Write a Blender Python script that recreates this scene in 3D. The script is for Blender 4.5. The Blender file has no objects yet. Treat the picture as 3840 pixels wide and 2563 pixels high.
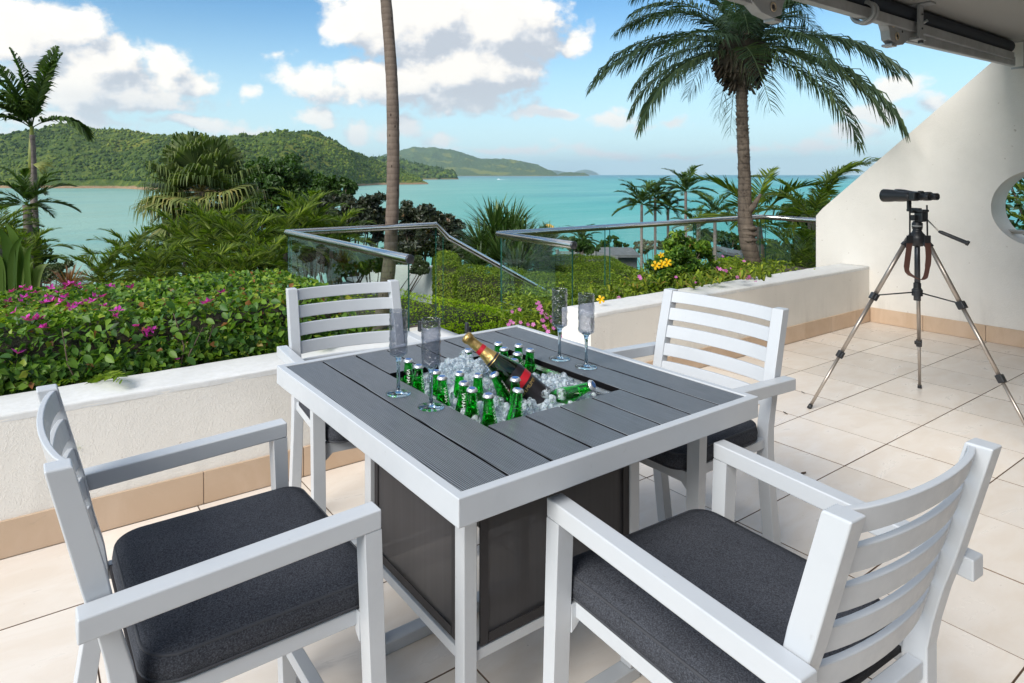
import bpy, bmesh, math, random
import numpy as np
from mathutils import Vector, Matrix
from mathutils.geometry import tessellate_polygon
random.seed(7); np.random.seed(7)
C = bpy.context.scene.collection
SC = bpy.context.scene
# ---------------------------------------------------------------- camera
EYE = 1.57
CX, HY, FPX = 1650.574, 653.5, 2402.68          # principal point / horizon row / focal length in photo pixels (3840 wide)
YAW = math.radians(33.5046)
SY, CY = math.sin(YAW), math.cos(YAW)
cam_d = bpy.data.cameras.new('camera'); cam = bpy.data.objects.new('camera', cam_d); C.objects.link(cam)
cam.location = (0, 0, EYE); cam.rotation_euler = (math.radians(90), 0, -YAW)
cam_d.sensor_width = 36; cam_d.lens = FPX/3840*36
cam_d.shift_x = (1920-CX)/3840; cam_d.shift_y = -(1281.5-HY)/3840
cam_d.clip_start = 0.05; cam_d.clip_end = 120000
SC.camera = cam
# ---------------------------------------------------------------- exposure
SC.view_settings.view_transform = 'Standard'; SC.view_settings.look = 'None'
SC.view_settings.gamma = 1; SC.view_settings.use_curve_mapping = False
SC.view_settings.exposure = 1.52
SC.cycles.use_denoising = True
SC.cycles.max_bounces = 12; SC.cycles.transparent_max_bounces = 24
SC.cycles.transmission_bounces = 12
SC.cycles.caustics_reflective = False; SC.cycles.caustics_refractive = True
SC.cycles.volume_bounces = 0; SC.cycles.blur_glossy = 1.0; SC.cycles.sample_clamp_indirect = 6
# ---------------------------------------------------------------- sun: broad soft daylight from the open left side
SUN_DIR = Vector((-0.78, -0.19, 0.60)).normalized()
sun_d = bpy.data.lights.new('sun', 'SUN'); sun = bpy.data.objects.new('sun', sun_d); C.objects.link(sun)
sun_d.energy = 1.6; sun_d.angle = math.radians(32); sun_d.color = (1, .95, .87)
sun.rotation_euler = SUN_DIR.to_track_quat('Z', 'Y').to_euler()

def at(X, Y, d):
    """world point seen at photo pixel X,Y at depth d metres"""
    l = (X-CX)/FPX*d
    return Vector((SY*d+CY*l, CY*d-SY*l, EYE-(Y-HY)/FPX*d))
def atz(X, Y, z):
    return at(X, Y, (EYE-z)*FPX/(Y-HY))
def aty(X, Y, y):
    l = (X-CX)/FPX
    return at(X, Y, y/(CY-SY*l))
# ---------------------------------------------------------------- node helpers
class NT:
    def __init__(s, tree): s.t = tree; s.n = tree.nodes; s.l = tree.links
    def new(s, typ, **kw):
        n = s.n.new(typ)
        for k, v in kw.items():
            if k == 'inp':
                for a, b in v.items():
                    if isinstance(b, bpy.types.NodeSocket): s.l.new(b, n.inputs[a])
                    else: n.inputs[a].default_value = b
            else: setattr(n, k, v)
        return n
    def math(s, op, a, b=None, c=None, clamp=False):
        n = s.n.new('ShaderNodeMath'); n.operation = op; n.use_clamp = clamp
        for i, v in enumerate((a, b, c)):
            if v is None: continue
            if isinstance(v, bpy.types.NodeSocket): s.l.new(v, n.inputs[i])
            else: n.inputs[i].default_value = v
        return n.outputs[0]
    def vec(s, op, a, b=None, scale=None):
        n = s.n.new('ShaderNodeVectorMath'); n.operation = op
        for i, v in enumerate((a, b)):
            if v is None: continue
            if isinstance(v, bpy.types.NodeSocket): s.l.new(v, n.inputs[i])
            else: n.inputs[i].default_value = v
        if scale is not None:
            if isinstance(scale, bpy.types.NodeSocket): s.l.new(scale, n.inputs['Scale'])
            else: n.inputs['Scale'].default_value = scale
        return n.outputs['Value'] if op in ('LENGTH', 'DOT_PRODUCT', 'DISTANCE') else n.outputs[0]
    def mix(s, f, a, b, blend='MIX'):
        n = s.n.new('ShaderNodeMix'); n.data_type = 'RGBA'; n.blend_type = blend
        for i, v in ((0, f), (6, a), (7, b)):
            if isinstance(v, bpy.types.NodeSocket): s.l.new(v, n.inputs[i])
            elif i == 0: n.inputs[0].default_value = v
            else: n.inputs[i].default_value = (*v, 1) if len(v) == 3 else v
        return n.outputs[2]
    def noise(s, vec, scale, detail=4, rough=.5, dist=0.0):
        n = s.new('ShaderNodeTexNoise', inp={'Scale': scale, 'Detail': detail, 'Roughness': rough, 'Distortion': dist})
        if vec is not None: s.l.new(vec, n.inputs['Vector'])
        return n.outputs[0]
    def ramp(s, f, stops, interp='LINEAR'):
        n = s.n.new('ShaderNodeValToRGB'); s.l.new(f, n.inputs[0]); r = n.color_ramp; r.interpolation = interp
        while len(r.elements) > 1: r.elements.remove(r.elements[-1])
        for i, (p, c) in enumerate(stops):
            e = r.elements[0] if i == 0 else r.elements.new(p)
            e.position = p; e.color = (*c, 1) if len(c) == 3 else c
        return n.outputs[0]
    def maprange(s, v, a, b, c=0., d=1., smooth=True):
        n = s.n.new('ShaderNodeMapRange'); n.clamp = True
        if smooth: n.interpolation_type = 'SMOOTHSTEP'
        s.l.new(v, n.inputs[0])
        for i, x in zip((1, 2, 3, 4), (a, b, c, d)): n.inputs[i].default_value = x
        return n.outputs[0]
# ---------------------------------------------------------------- world: daylight sky with cumulus
W = bpy.data.worlds.new('World'); SC.world = W; W.use_nodes = True
def cloud_group(blobs):
    g = bpy.data.node_groups.new('cloud_density', 'ShaderNodeTree')
    g.interface.new_socket('Vector', in_out='INPUT', socket_type='NodeSocketVector')
    g.interface.new_socket('Density', in_out='OUTPUT', socket_type='NodeSocketFloat')
    g.interface.new_socket('Grey', in_out='OUTPUT', socket_type='NodeSocketFloat')
    t = NT(g); gi = g.nodes.new('NodeGroupInput'); go = g.nodes.new('NodeGroupOutput')
    p = gi.outputs[0]                                # (azimuth, elevation, 0) in degrees
    w1 = t.new('ShaderNodeTexNoise', inp={'Vector': p, 'Scale': .16, 'Detail': 4., 'Roughness': .55})
    warp = t.vec('SCALE', t.vec('SUBTRACT', w1.outputs[1], (.5, .5, .5)), scale=4.2)
    q = t.vec('ADD', p, warp)
    q = t.vec('MULTIPLY', q, (1, 1, 0))
    cur = None; grey = None
    for (a, e, ra, re, wt, gr) in blobs:
        d = t.vec('LENGTH', t.vec('MULTIPLY', t.vec('SUBTRACT', q, (a, e, 0)), (1/ra, 1/re, 0)))
        v = t.math('MULTIPLY_ADD', d, -wt, wt)
        cur = v if cur is None else t.math('MAXIMUM', cur, v)
        if gr:
            gv = t.math('MULTIPLY', t.maprange(d, .3, 1.1, 1, 0), gr)
            grey = gv if grey is None else t.math('MAXIMUM', grey, gv)
    # the rest of the dome, outside the picture: the same broken cumulus
    sp = t.new('ShaderNodeSeparateXYZ', inp={0: p})
    gen = t.math('MULTIPLY_ADD', t.noise(t.vec('MULTIPLY', p, (.045, .07, 1)), 1.0, 3, .5), 4.0, -1.75)
    aa = t.math('ABSOLUTE', t.math('SUBTRACT', sp.outputs[0], 6.))
    m = t.math('MAXIMUM', t.maprange(aa, 46, 54), t.maprange(sp.outputs[1], 17, 24))
    gen = t.math('SUBTRACT', gen, t.math('MULTIPLY_ADD', m, -3.0, 3.0))
    cur = t.math('MAXIMUM', cur, gen)
    cur = t.math('MAXIMUM', cur, -.8)
    v1 = t.noise(t.vec('MULTIPLY', p, (1, 1.25, 1)), .42, 9, .60)
    dens = t.math('ADD', t.math('MULTIPLY', cur, .95), t.math('MULTIPLY_ADD', v1, 2.0, -1.02))
    g.links.new(dens, go.inputs[0]); g.links.new(grey, go.inputs[1])
    return g
def build_world():
    t = NT(W.node_tree); t.n.clear()
    out = t.new('ShaderNodeOutputWorld')
    sky = t.new('ShaderNodeTexSky', sky_type='NISHITA', sun_disc=False)
    sky.sun_elevation = math.asin(SUN_DIR.z)
    sky.sun_rotation = math.atan2(SUN_DIR.x, SUN_DIR.y)
    sky.altitude = 0; sky.air_density = 1.0; sky.dust_density = .6; sky.ozone_density = 2.5
    tc = t.new('ShaderNodeTexCoord'); D = t.vec('NORMALIZE', tc.outputs['Generated'])
    s = t.new('ShaderNodeSeparateXYZ', inp={0: D})
    fw = t.vec('DOT_PRODUCT', D, (SY, CY, 0)); rt = t.vec('DOT_PRODUCT', D, (CY, -SY, 0))
    az = t.math('MULTIPLY', t.math('ARCTAN2', rt, fw), 57.2958)
    el = t.math('MULTIPLY', t.math('ARCSINE', s.outputs[2]), 57.2958)
    p = t.new('ShaderNodeCombineXYZ', inp={0: az, 1: el, 2: 0.}).outputs[0]
    def B(X, Y, rx, ry, wt=1., gr=0.):       # photo position in 2349-wide picture units -> direction
        k = 1/.6117; X, Y = X*k, Y*k
        a = math.atan2(X-CX, FPX); e = math.degrees(math.atan((HY-Y)/FPX*math.cos(a)))
        px = math.degrees(k/FPX)*math.cos(a)
        return (math.degrees(a), e, rx*px*math.cos(a), ry*px, wt, gr)
    blobs = [B(60, 70, 160, 90, 1.8), B(170, 60, 110, 75, 1.6), B(230, 140, 120, 66, 1.6), B(210, 200, 200, 84, 1.6),
             B(380, 150, 90, 62, 1.5), B(430, 190, 100, 40, 1.2), B(300, 225, 230, 40, 1.2, .35), B(150, 275, 220, 34, 1.0),
             B(450, 275, 160, 24, .9), B(60, 150, 90, 40, 1.2, .9),
             B(800, 50, 90, 80, 1.5), B(960, 50, 220, 115, 2.5), B(1130, 60, 200, 115, 2.5), B(1060, 160, 210, 100, 2.5),
             B(900, 195, 190, 66, 2.0), B(710, 195, 95, 48, 1.1), B(1060, 235, 180, 40, 1.4, .45), B(1325, 85, 45, 45, .9),
             B(650, 138, 42, 22, .7), B(560, 217, 32, 24, .8), B(725, 270, 80, 30, 1.1), B(822, 300, 46, 34, 1.1), B(570, 298, 70, 26, .9),
             B(930, 300, 60, 34, .8, .5), B(1000, 318, 70, 24, .8), B(1240, 264, 100, 18, 1.0, .8), B(1400, 268, 60, 20, .9),
             B(1550, 284, 55, 13, .6, .4), B(1470, 287, 55, 9, .5, .4),
             B(2065, 195, 70, 42, 1.3), B(2140, 225, 60, 40, 1.2), B(2010, 262, 90, 28, 1.0), B(1965, 302, 80, 30, 1.0), B(1900, 336, 120, 18, .7),
             B(1150, 340, 160, 13, .8), B(1340, 345, 200, 15, .7), B(1560, 352, 160, 10, .6), B(1750, 350, 150, 14, .6), B(2150, 330, 120, 30, .9),
             B(100, 310, 260, 24, .7)]
    g = cloud_group(blobs)
    n1 = t.new('ShaderNodeGroup', node_tree=g, inp={0: p})
    off = t.vec('ADD', p, (-1.5, 1.7, 0))
    n2 = t.new('ShaderNodeGroup', node_tree=g, inp={0: off})
    alpha = t.maprange(n1.outputs[0], -.04, .58)
    lit = t.maprange(t.math('SUBTRACT', n1.outputs[0], n2.outputs[0]), -.62, .42)
    thick = t.maprange(n1.outputs[0], .5, 1.5)
    lit = t.math('MULTIPLY', lit, t.math('MULTIPLY_ADD', thick, -.16, 1.0))
    lit = t.math('MULTIPLY', lit, t.math('MULTIPLY_ADD', n1.outputs[1], -.85, 1.0))
    ccol = t.ramp(lit, [(0, (.62, .67, .74)), (.30, (.84, .86, .89)), (.62, (1.04, 1.01, .97)), (1, (1.22, 1.17, 1.08))])
    hz = t.maprange(el, 0, 9.0, .80, 0)                                  # far clouds thin out in the air near the horizon
    ccol = t.mix(hz, ccol, (.80, .90, .96))
    skyc = t.mix(1.0, sky.outputs[0], (SKY_TINT[0], SKY_TINT[1], SKY_TINT[2]), 'MULTIPLY')
    hz2 = t.maprange(el, -2, 17, .97, 0)
    cl_strength = CLOUD/ SKY_S
    ccol = t.vec('SCALE', ccol, scale=cl_strength)
    hcol = tuple(c*cl_strength for c in (.80, 1.04, 1.10))
    skyc = t.mix(hz2, skyc, hcol)
    col = t.mix(t.math('MULTIPLY', alpha, .97), skyc, ccol)
    bg = t.new('ShaderNodeBackground', inp={0: col, 1: SKY_S})
    t.l.new(bg.outputs[0], out.inputs[0])
SKY_S = 0.080; SKY_TINT = (.42, .64, .72); CLOUD = .34
build_world()
W.cycles.sampling_method = 'MANUAL'; W.cycles.sample_map_resolution = 512
# ---------------------------------------------------------------- materials
def _out(name):
    m = bpy.data.materials.new(name); m.use_nodes = True; t = NT(m.node_tree)
    b = t.n['Principled BSDF']; return m, t, b
def coords(t, kind='Object'):
    return t.new('ShaderNodeTexCoord').outputs[kind]
def simple(name, col, rough=.5, metal=0., col2=None, nscale=6, bump=0., bscale=60, bdist=.002, spec=.5, randv=0., coat=0.):
    m, t, b = _out(name); co = coords(t)
    b.inputs['Roughness'].default_value = rough; b.inputs['Metallic'].default_value = metal
    b.inputs['Specular IOR Level'].default_value = spec; b.inputs['Coat Weight'].default_value = coat
    c = None
    if col2:
        f = t.maprange(t.noise(co, nscale, 6, .6), .3, .7)
        c = t.mix(f, col, col2)
    if randv:
        oi = t.new('ShaderNodeObjectInfo').outputs['Random']
        k = t.math('MULTIPLY_ADD', oi, 2*randv, 1-randv)
        base = c if c is not None else t.mix(0., col, col)
        c = t.vec('SCALE', base, scale=k)
    if c is not None: t.l.new(c, b.inputs['Base Color'])
    else: b.inputs['Base Color'].default_value = (*col, 1)
    if bump:
        bn = t.new('ShaderNodeBump', inp={'Strength': bump, 'Distance': bdist, 'Height': t.noise(co, bscale, 5, .6)})
        t.l.new(bn.outputs[0], b.inputs['Normal'])
    return m
def foliage(name, stops, rough=.45, transl=.35, spec=.4):
    """leaf material: colour varies leaf by leaf through the 'var' attribute"""
    m, t, b = _out(name)
    v = t.new('ShaderNodeAttribute', attribute_name='var').outputs['Fac']
    c = t.ramp(v, stops)
    t.l.new(c, b.inputs['Base Color']); b.inputs['Roughness'].default_value = rough
    b.inputs['Specular IOR Level'].default_value = spec
    tr = t.new('ShaderNodeBsdfTranslucent'); t.l.new(t.mix(1., c, (1.0, 1.25, .45), 'MULTIPLY'), tr.inputs[0])
    mx = t.new('ShaderNodeMixShader', inp={0: transl, 1: b.outputs[0], 2: tr.outputs[0]})
    t.l.new(mx.outputs[0], t.n['Material Output'].inputs[0])
    return m
M = {}
def paint():
    m, t, b = _out('white powder coat'); co = coords(t)
    n = t.noise(co, 7, 6, .65); n2 = t.noise(co, 40, 4, .7)
    c = t.mix(t.maprange(n, .45, .75, 0, .5), (.51, .535, .57), (.46, .485, .52)); c = t.mix(t.maprange(n2, .66, .76, 0, .35), c, (.35, .35, .35))
    t.l.new(c, b.inputs['Base Color']); t.l.new(t.maprange(n2, .3, .7, .30, .46), b.inputs['Roughness'])
    bn = t.new('ShaderNodeBump', inp={'Strength': .05, 'Distance': .0004, 'Height': t.noise(co, 900, 3, .6)}); t.l.new(bn.outputs[0], b.inputs['Normal']); return m
M['white'] = paint()
def stucco(name, col, sc=55):
    m, t, b = _out(name); co = coords(t)
    w = t.new('ShaderNodeTexNoise', inp={'Vector': co, 'Scale': sc*.35, 'Detail': 2.})
    q = t.vec('ADD', co, t.vec('SCALE', w.outputs[1], scale=.10))
    n1 = t.noise(q, sc*.5, 3, .55)
    ridge = t.math('ABSOLUTE', t.math('SUBTRACT', n1, .5))
    ridge = t.maprange(ridge, 0, .06, 1, 0)
    h = t.math('ADD', t.math('MULTIPLY', ridge, .6), t.noise(co, sc*2, 4, .6))
    bn = t.new('ShaderNodeBump', inp={'Strength': .30, 'Distance': .004, 'Height': h})
    t.l.new(bn.outputs[0], b.inputs['Normal'])
    c = t.mix(t.maprange(t.noise(co, 1.3, 6, .65), .35, .75), col, tuple(x*.90 for x in col))
    st = t.noise(t.vec('MULTIPLY', co, (5, 5, .7)), 1.6, 5, .6); sz = t.new('ShaderNodeSeparateXYZ', inp={0: co}).outputs[2]
    low = t.maprange(sz, .12, .55, .55, 0); c = t.mix(t.math('MULTIPLY', t.maprange(st, .48, .72), t.math('ADD', low, .10)), c, tuple(x*.78 for x in col))
    sp = t.noise(co, 26, 2, .5); c = t.mix(t.maprange(sp, .74, .78, 0, .5), c, (.35, .28, .22))
    t.l.new(c, b.inputs['Base Color']); b.inputs['Roughness'].default_value = .85
    b.inputs['Specular IOR Level'].default_value = .2
    return m
M['stucco'] = stucco('textured render', (.85, .82, .77))
M['coping'] = simple('painted coping', (.74, .74, .74), .7, col2=(.68, .68, .67), nscale=30, bump=.25, bscale=70, bdist=.003)
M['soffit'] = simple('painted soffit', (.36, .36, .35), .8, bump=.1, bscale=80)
def tile_mat(name, a, b_, rough=.42):
    m, t, b = _out(name); oi = t.new('ShaderNodeObjectInfo')
    off = t.vec('SCALE', oi.outputs['Location'], scale=3.1)
    co = t.vec('ADD', coords(t), off)
    n1 = t.noise(t.vec('MULTIPLY', co, (1, 2.6, 1)), 3.2, 7, .62, .6)
    n2 = t.noise(co, 38, 4, .7)
    c = t.mix(t.maprange(n1, .3, .72), a, b_)
    c = t.mix(t.maprange(n2, .62, .78, 0, .28), c, tuple(x*.72 for x in a))
    n3 = t.noise(co, 9, 6, .75, 1.); c = t.mix(t.maprange(n3, .60, .72, 0, .22), c, tuple(x*.62 for x in a)); n4 = t.noise(co, 75, 2, .5); c = t.mix(t.maprange(n4, .76, .80, 0, .55), c, (.16, .11, .08))
    k = t.math('MULTIPLY_ADD', oi.outputs['Random'], .16, .90)
    c = t.vec('SCALE', c, scale=k)
    t.l.new(c, b.inputs['Base Color'])
    t.l.new(t.maprange(n1, .2, .8, rough-.08, rough+.1), b.inputs['Roughness'])
    bn = t.new('ShaderNodeBump', inp={'Strength': .15, 'Distance': .001, 'Height': n2})
    t.l.new(bn.outputs[0], b.inputs['Normal'])
    return m
M['tile'] = tile_mat('beige floor tile', (.82, .755, .69), (.76, .675, .59), .32)
M['skirt'] = tile_mat('sand skirting tile', (.66, .50, .37), (.58, .42, .29))
M['grout'] = simple('grout', (.13, .085, .055), .95, col2=(.24, .165, .115), nscale=14)
def plank_mat():
    m, t, b = _out('grey composite plank'); oi = t.new('ShaderNodeObjectInfo')
    co = t.vec('ADD', coords(t), t.vec('SCALE', t.new('ShaderNodeCombineXYZ', inp={0: oi.outputs['Random'], 1: oi.outputs['Random'], 2: 0.}).outputs[0], scale=7.))
    w = t.new('ShaderNodeTexNoise', inp={'Vector': t.vec('MULTIPLY', co, (9, 2.2, 1)), 'Scale': 1., 'Detail': 3.})
    q = t.vec('ADD', t.vec('MULTIPLY', co, (150, 1.2, 1)), t.vec('SCALE', w.outputs[1], scale=3.2))
    g = t.new('ShaderNodeTexWave', wave_type='BANDS', bands_direction='X', inp={'Vector': q, 'Scale': .40, 'Distortion': 1.2, 'Detail': 2.}).outputs[1]
    f = t.noise(t.vec('MULTIPLY', co, (420, 12, 1)), 1, 3, .6)
    h = t.math('ADD', t.math('MULTIPLY', g, .7), t.math('MULTIPLY', f, .5))
    c = t.ramp(h, [(.20, (.012, .013, .016)), (.50, (.055, .062, .074)), (.95, (.24, .26, .29))])
    t.l.new(c, b.inputs['Base Color']); b.inputs['Roughness'].default_value = .36
    bn = t.new('ShaderNodeBump', inp={'Strength': .6, 'Distance': .0016, 'Height': h}); t.l.new(bn.outputs[0], b.inputs['Normal'])
    return m
M['plank'] = plank_mat()
def weave_mat():
    m, t, b = _out('charcoal woven cushion'); co = coords(t)
    wv = t.new('ShaderNodeTexVoronoi', inp={'Vector': co, 'Scale': 330.}).outputs[0]; n = t.noise(co, 240, 3, .75); big = t.noise(co, 6, 4, .6)
    f = t.math('ADD', t.math('MULTIPLY', n, .75), t.math('MULTIPLY_ADD', wv, -.5, .32))
    c = t.ramp(f, [(.20, (.028, .030, .037)), (.48, (.054, .058, .070)), (.80, (.110, .117, .140))])
    c = t.vec('SCALE', c, scale=t.math('MULTIPLY_ADD', big, .5, .75))
    t.l.new(c, b.inputs['Base Color']); b.inputs['Roughness'].default_value = .95; b.inputs['Specular IOR Level'].default_value = .12
    bn = t.new('ShaderNodeBump', inp={'Strength': .35, 'Distance': .001, 'Height': f})
    cr = t.new('ShaderNodeBump', inp={'Strength': .5, 'Distance': .02, 'Height': t.noise(t.vec('MULTIPLY', co, (7, 5, 5)), 1, 3, .55, .6), 'Normal': bn.outputs[0]}); t.l.new(cr.outputs[0], b.inputs['Normal'])
    return m
M['weave'] = weave_mat()
M['piping'] = simple('cushion piping', (.045, .048, .058), .8)
def sling_mat():
    m, t, b = _out('dark mesh sling'); co = coords(t)
    n = t.noise(t.vec('MULTIPLY', co, (60, 60, 1.2)), 1, 3, .6)
    c = t.mix(n, (.022, .021, .024), (.045, .043, .048)); t.l.new(c, b.inputs['Base Color'])
    b.inputs['Roughness'].default_value = .6
    tr = t.new('ShaderNodeBsdfTransparent')
    mx = t.new('ShaderNodeMixShader', inp={0: .045, 1: b.outputs[0], 2: tr.outputs[0]})
    t.l.new(mx.outputs[0], t.n['Material Output'].inputs[0]); return m
M['sling'] = sling_mat()
M['steel'] = simple('brushed stainless', (.72, .70, .67), .18, 1.0)
M['bin'] = simple('stainless bin', (.62, .63, .62), .28, 1.0, bump=.3, bscale=25, bdist=.002)
M['blackplastic'] = simple('black plastic', (.022, .024, .028), .38)
M['darkmetal'] = simple('dark anodised', (.06, .065, .075), .35, .6)
M['champagne_alu'] = simple('champagne aluminium', (.42, .37, .33), .40, .8)
M['leather'] = simple('brown strap leather', (.10, .045, .035), .55, bump=.1, bscale=200)
M['awning'] = simple('grey awning aluminium', (.45, .46, .475), .45, .25, col2=(.34, .35, .36), nscale=7)
M['awning_cloth'] = simple('navy awning cloth', (.02, .028, .045), .8)
M['brass'] = simple('spring ring', (.75, .62, .45), .3, .9)
def glass_sheet(name, tint, refl=1.0):
    m, t, b = _out(name); t.n.remove(b)
    tr = t.new('ShaderNodeBsdfTransparent', inp={0: (*tint, 1)})
    gl = t.new('ShaderNodeBsdfGlossy', inp={0: (1, 1, 1, 1), 'Roughness': .01})
    bf = t.new('ShaderNodeNewGeometry').outputs['Backfacing']
    fr = t.new('ShaderNodeFresnel', inp={'IOR': t.math('MULTIPLY_ADD', bf, 1/1.5-1.5, 1.5)})
    mx = t.new('ShaderNodeMixShader', inp={0: t.math('MULTIPLY', fr.outputs[0], refl), 1: tr.outputs[0], 2: gl.outputs[0]})
    t.l.new(mx.outputs[0], t.n['Material Output'].inputs[0]); return m
M['pane'] = glass_sheet('balustrade glass', (.90, .96, .93))
M['pane_edge'] = simple('green glass edge', (.01, .08, .06), .15)
def glassy(name, col, rough=.0, ior=1.5, bump=0., bscale=30):
    m, t, b = _out(name)
    b.inputs['Base Color'].default_value = (*col, 1); b.inputs['Transmission Weight'].default_value = 1
    b.inputs['Roughness'].default_value = rough; b.inputs['IOR'].default_value = ior
    if bump:
        bn = t.new('ShaderNodeBump', inp={'Strength': bump, 'Distance': .004, 'Height': t.noise(coords(t), bscale, 3, .5, .5)})
        t.l.new(bn.outputs[0], b.inputs['Normal'])
    # light passes through instead of casting a black shadow: thin tinted body
    return m
def ripple_glass():
    m, t, b = _out('smoky rippled glass'); t.n.remove(b)
    bf = t.new('ShaderNodeNewGeometry').outputs['Backfacing']
    bn = t.new('ShaderNodeBump', inp={'Strength': 1., 'Distance': .005, 'Height': t.noise(t.vec('MULTIPLY', coords(t), (1, 1, .7)), 75, 3, .6, 1.)})
    fr = t.new('ShaderNodeFresnel', inp={'IOR': t.math('MULTIPLY_ADD', bf, 1/1.5-1.5, 1.5), 'Normal': bn.outputs[0]})
    lw = t.new('ShaderNodeLayerWeight', inp={'Blend': .35, 'Normal': bn.outputs[0]}).outputs['Facing']
    tint = t.ramp(lw, [(0, (.80, .81, .84)), (.7, (.66, .69, .74)), (1, (.26, .29, .34))])
    tr = t.new('ShaderNodeBsdfTransparent', inp={0: tint}); gl = t.new('ShaderNodeBsdfGlossy', inp={0: (1, 1, 1, 1), 'Roughness': .05, 'Normal': bn.outputs[0]})
    mx = t.new('ShaderNodeMixShader', inp={0: t.math('MULTIPLY_ADD', fr.outputs[0], .9, .02), 1: tr.outputs[0], 2: gl.outputs[0]})
    t.l.new(mx.outputs[0], t.n['Material Output'].inputs[0]); return m
M['smoke_glass'] = ripple_glass()
M['smoke_stem'] = glassy('smoky stem glass', (.50, .62, .70))
M['beer_glass'] = glassy('green bottle glass', (.10, .78, .16))
M['beer'] = glassy('beer', (.25, .30, .02), ior=1.34)
M['dark_green_glass'] = glassy('dark green champagne glass', (.10, .28, .03))
M['wine'] = simple('bottle depth', (.02, .045, .008), .2)
def ice_mat():
    m, t, b = _out('ice')
    b.inputs['Base Color'].default_value = (.90, .95, 1., 1); b.inputs['Transmission Weight'].default_value = 1; b.inputs['IOR'].default_value = 1.31; b.inputs['Roughness'].default_value = .04
    tr = t.new('ShaderNodeBsdfTranslucent', inp={0: (.9, .95, 1, 1)}); df = t.new('ShaderNodeBsdfDiffuse', inp={0: (.80, .88, .93, 1)})
    m1 = t.new('ShaderNodeMixShader', inp={0: .5, 1: tr.outputs[0], 2: df.outputs[0]})
    f = t.maprange(t.noise(coords(t), 90, 3, .5), .40, .62, .10, .75)
    m2 = t.new('ShaderNodeMixShader', inp={0: f, 1: b.outputs[0], 2: m1.outputs[0]}); t.l.new(m2.outputs[0], t.n['Material Output'].inputs[0]); return m
M['ice'] = ice_mat()
M['cap'] = simple('crown cap', (.82, .83, .85), .3, .8)
M['cap_blue'] = simple('cap blue print', (.03, .13, .38), .35)
M['label_white'] = simple('white print', (.85, .88, .85), .5)
M['gold'] = simple('gold foil', (.72, .47, .17), .33, 1.0, bump=.8, bscale=120, bdist=.002)
M['gold_print'] = simple('gold print', (.62, .42, .15), .4, .7)
M['red'] = simple('red ribbon', (.45, .008, .02), .45)
M['label_dark'] = simple('dark label', (.012, .010, .012), .35)
M['soil'] = simple('soil', (.075, .05, .035), .95, col2=(.12, .085, .06), nscale=12, bump=.6, bscale=25, bdist=.02)
M['trunk_coco'] = None
def bark(name, a, b_, ring=24, spots=False, rough=.85):
    m, t, b = _out(name); co = coords(t)
    w = t.noise(co, 3, 3); s = t.new('ShaderNodeSeparateXYZ', inp={0: co})
    z = t.math('ADD', s.outputs[2], t.math('MULTIPLY', w, .05))
    r = t.math('SINE', t.math('MULTIPLY', z, ring*6.283))
    n = t.noise(t.vec('MULTIPLY', co, (14, 14, 5)), 1, 6, .7)
    f = t.math('ADD', t.math('MULTIPLY', t.maprange(r, .6, 1.), .35), t.maprange(n, .3, .75, 0, .8))
    c = t.mix(f, a, b_)
    if spots:
        vo = t.new('ShaderNodeTexVoronoi', inp={'Vector': t.vec('MULTIPLY', co, (22, 22, 9)), 'Scale': 1.}).outputs[0]
        c = t.mix(t.maprange(vo, .10, .16, .9, 0), c, (.02, .013, .01))
    t.l.new(c, b.inputs['Base Color']); b.inputs['Roughness'].default_value = rough; b.inputs['Specular IOR Level'].default_value = .2
    bn = t.new('ShaderNodeBump', inp={'Strength': .8, 'Distance': .008, 'Height': t.math('ADD', n, t.math('MULTIPLY', r, -.15))}); t.l.new(bn.outputs[0], b.inputs['Normal'])
    return m
M['trunk_coco'] = bark('coconut trunk', (.20, .155, .125), (.115, .085, .07), 16, True)
M['trunk_grey'] = bark('ringed palm trunk', (.25, .21, .185), (.14, .11, .10), 9)
M['trunk_date'] = bark('date palm trunk', (.15, .12, .095), (.05, .040, .034), 14)
M['boss'] = bark('old leaf bases', (.075, .06, .045), (.03, .028, .02), 6)
M['crownshaft'] = simple('crownshaft', (.26, .27, .05), .5, col2=(.16, .20, .05), nscale=5)
M['wood'] = bark('shrub wood', (.15, .11, .085), (.08, .06, .045), 5)
G = {}
G['boug'] = foliage('bougainvillea leaf', [(0, (.018, .055, .012)), (.35, (.058, .145, .020)), (.65, (.17, .29, .028)), (.94, (.36, .45, .05)), (1, (.28, .12, .04))], .42, .35, .3)
G['bright'] = foliage('lime hedge leaf', [(0, (.20, .32, .010)), (.5, (.44, .60, .016)), (1, (.62, .72, .04))], .5, .45, .25)
G['trim'] = foliage('clipped hedge leaf', [(0, (.05, .085, .012)), (.45, (.17, .25, .026)), (.85, (.38, .46, .045)), (1, (.36, .25, .06))], .5, .35, .25)
G['palm'] = foliage('palm leaf', [(0, (.030, .062, .016)), (.6, (.075, .130, .024)), (1, (.15, .21, .04))], .5, .3, .25)
G['palm_lit'] = foliage('areca leaf', [(0, (.035, .065, .012)), (.4, (.12, .18, .022)), (.8, (.28, .34, .04)), (1, (.30, .20, .06))], .5, .4, .25)
G['palm_dark'] = foliage('date palm leaf', [(0, (.032, .060, .038)), (.6, (.062, .105, .058)), (.88, (.11, .15, .06)), (1, (.20, .12, .06))], .5, .3, .25)
G['fan'] = foliage('fan palm leaf', [(0, (.045, .075, .025)), (.45, (.125, .17, .055)), (.8, (.24, .27, .08)), (1, (.36, .24, .09))], .5, .3, .25)
G['tree'] = foliage('broad tree leaf', [(0, (.022, .050, .012)), (.5, (.050, .105, .020)), (1, (.10, .18, .03))], .45, .3)
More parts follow.
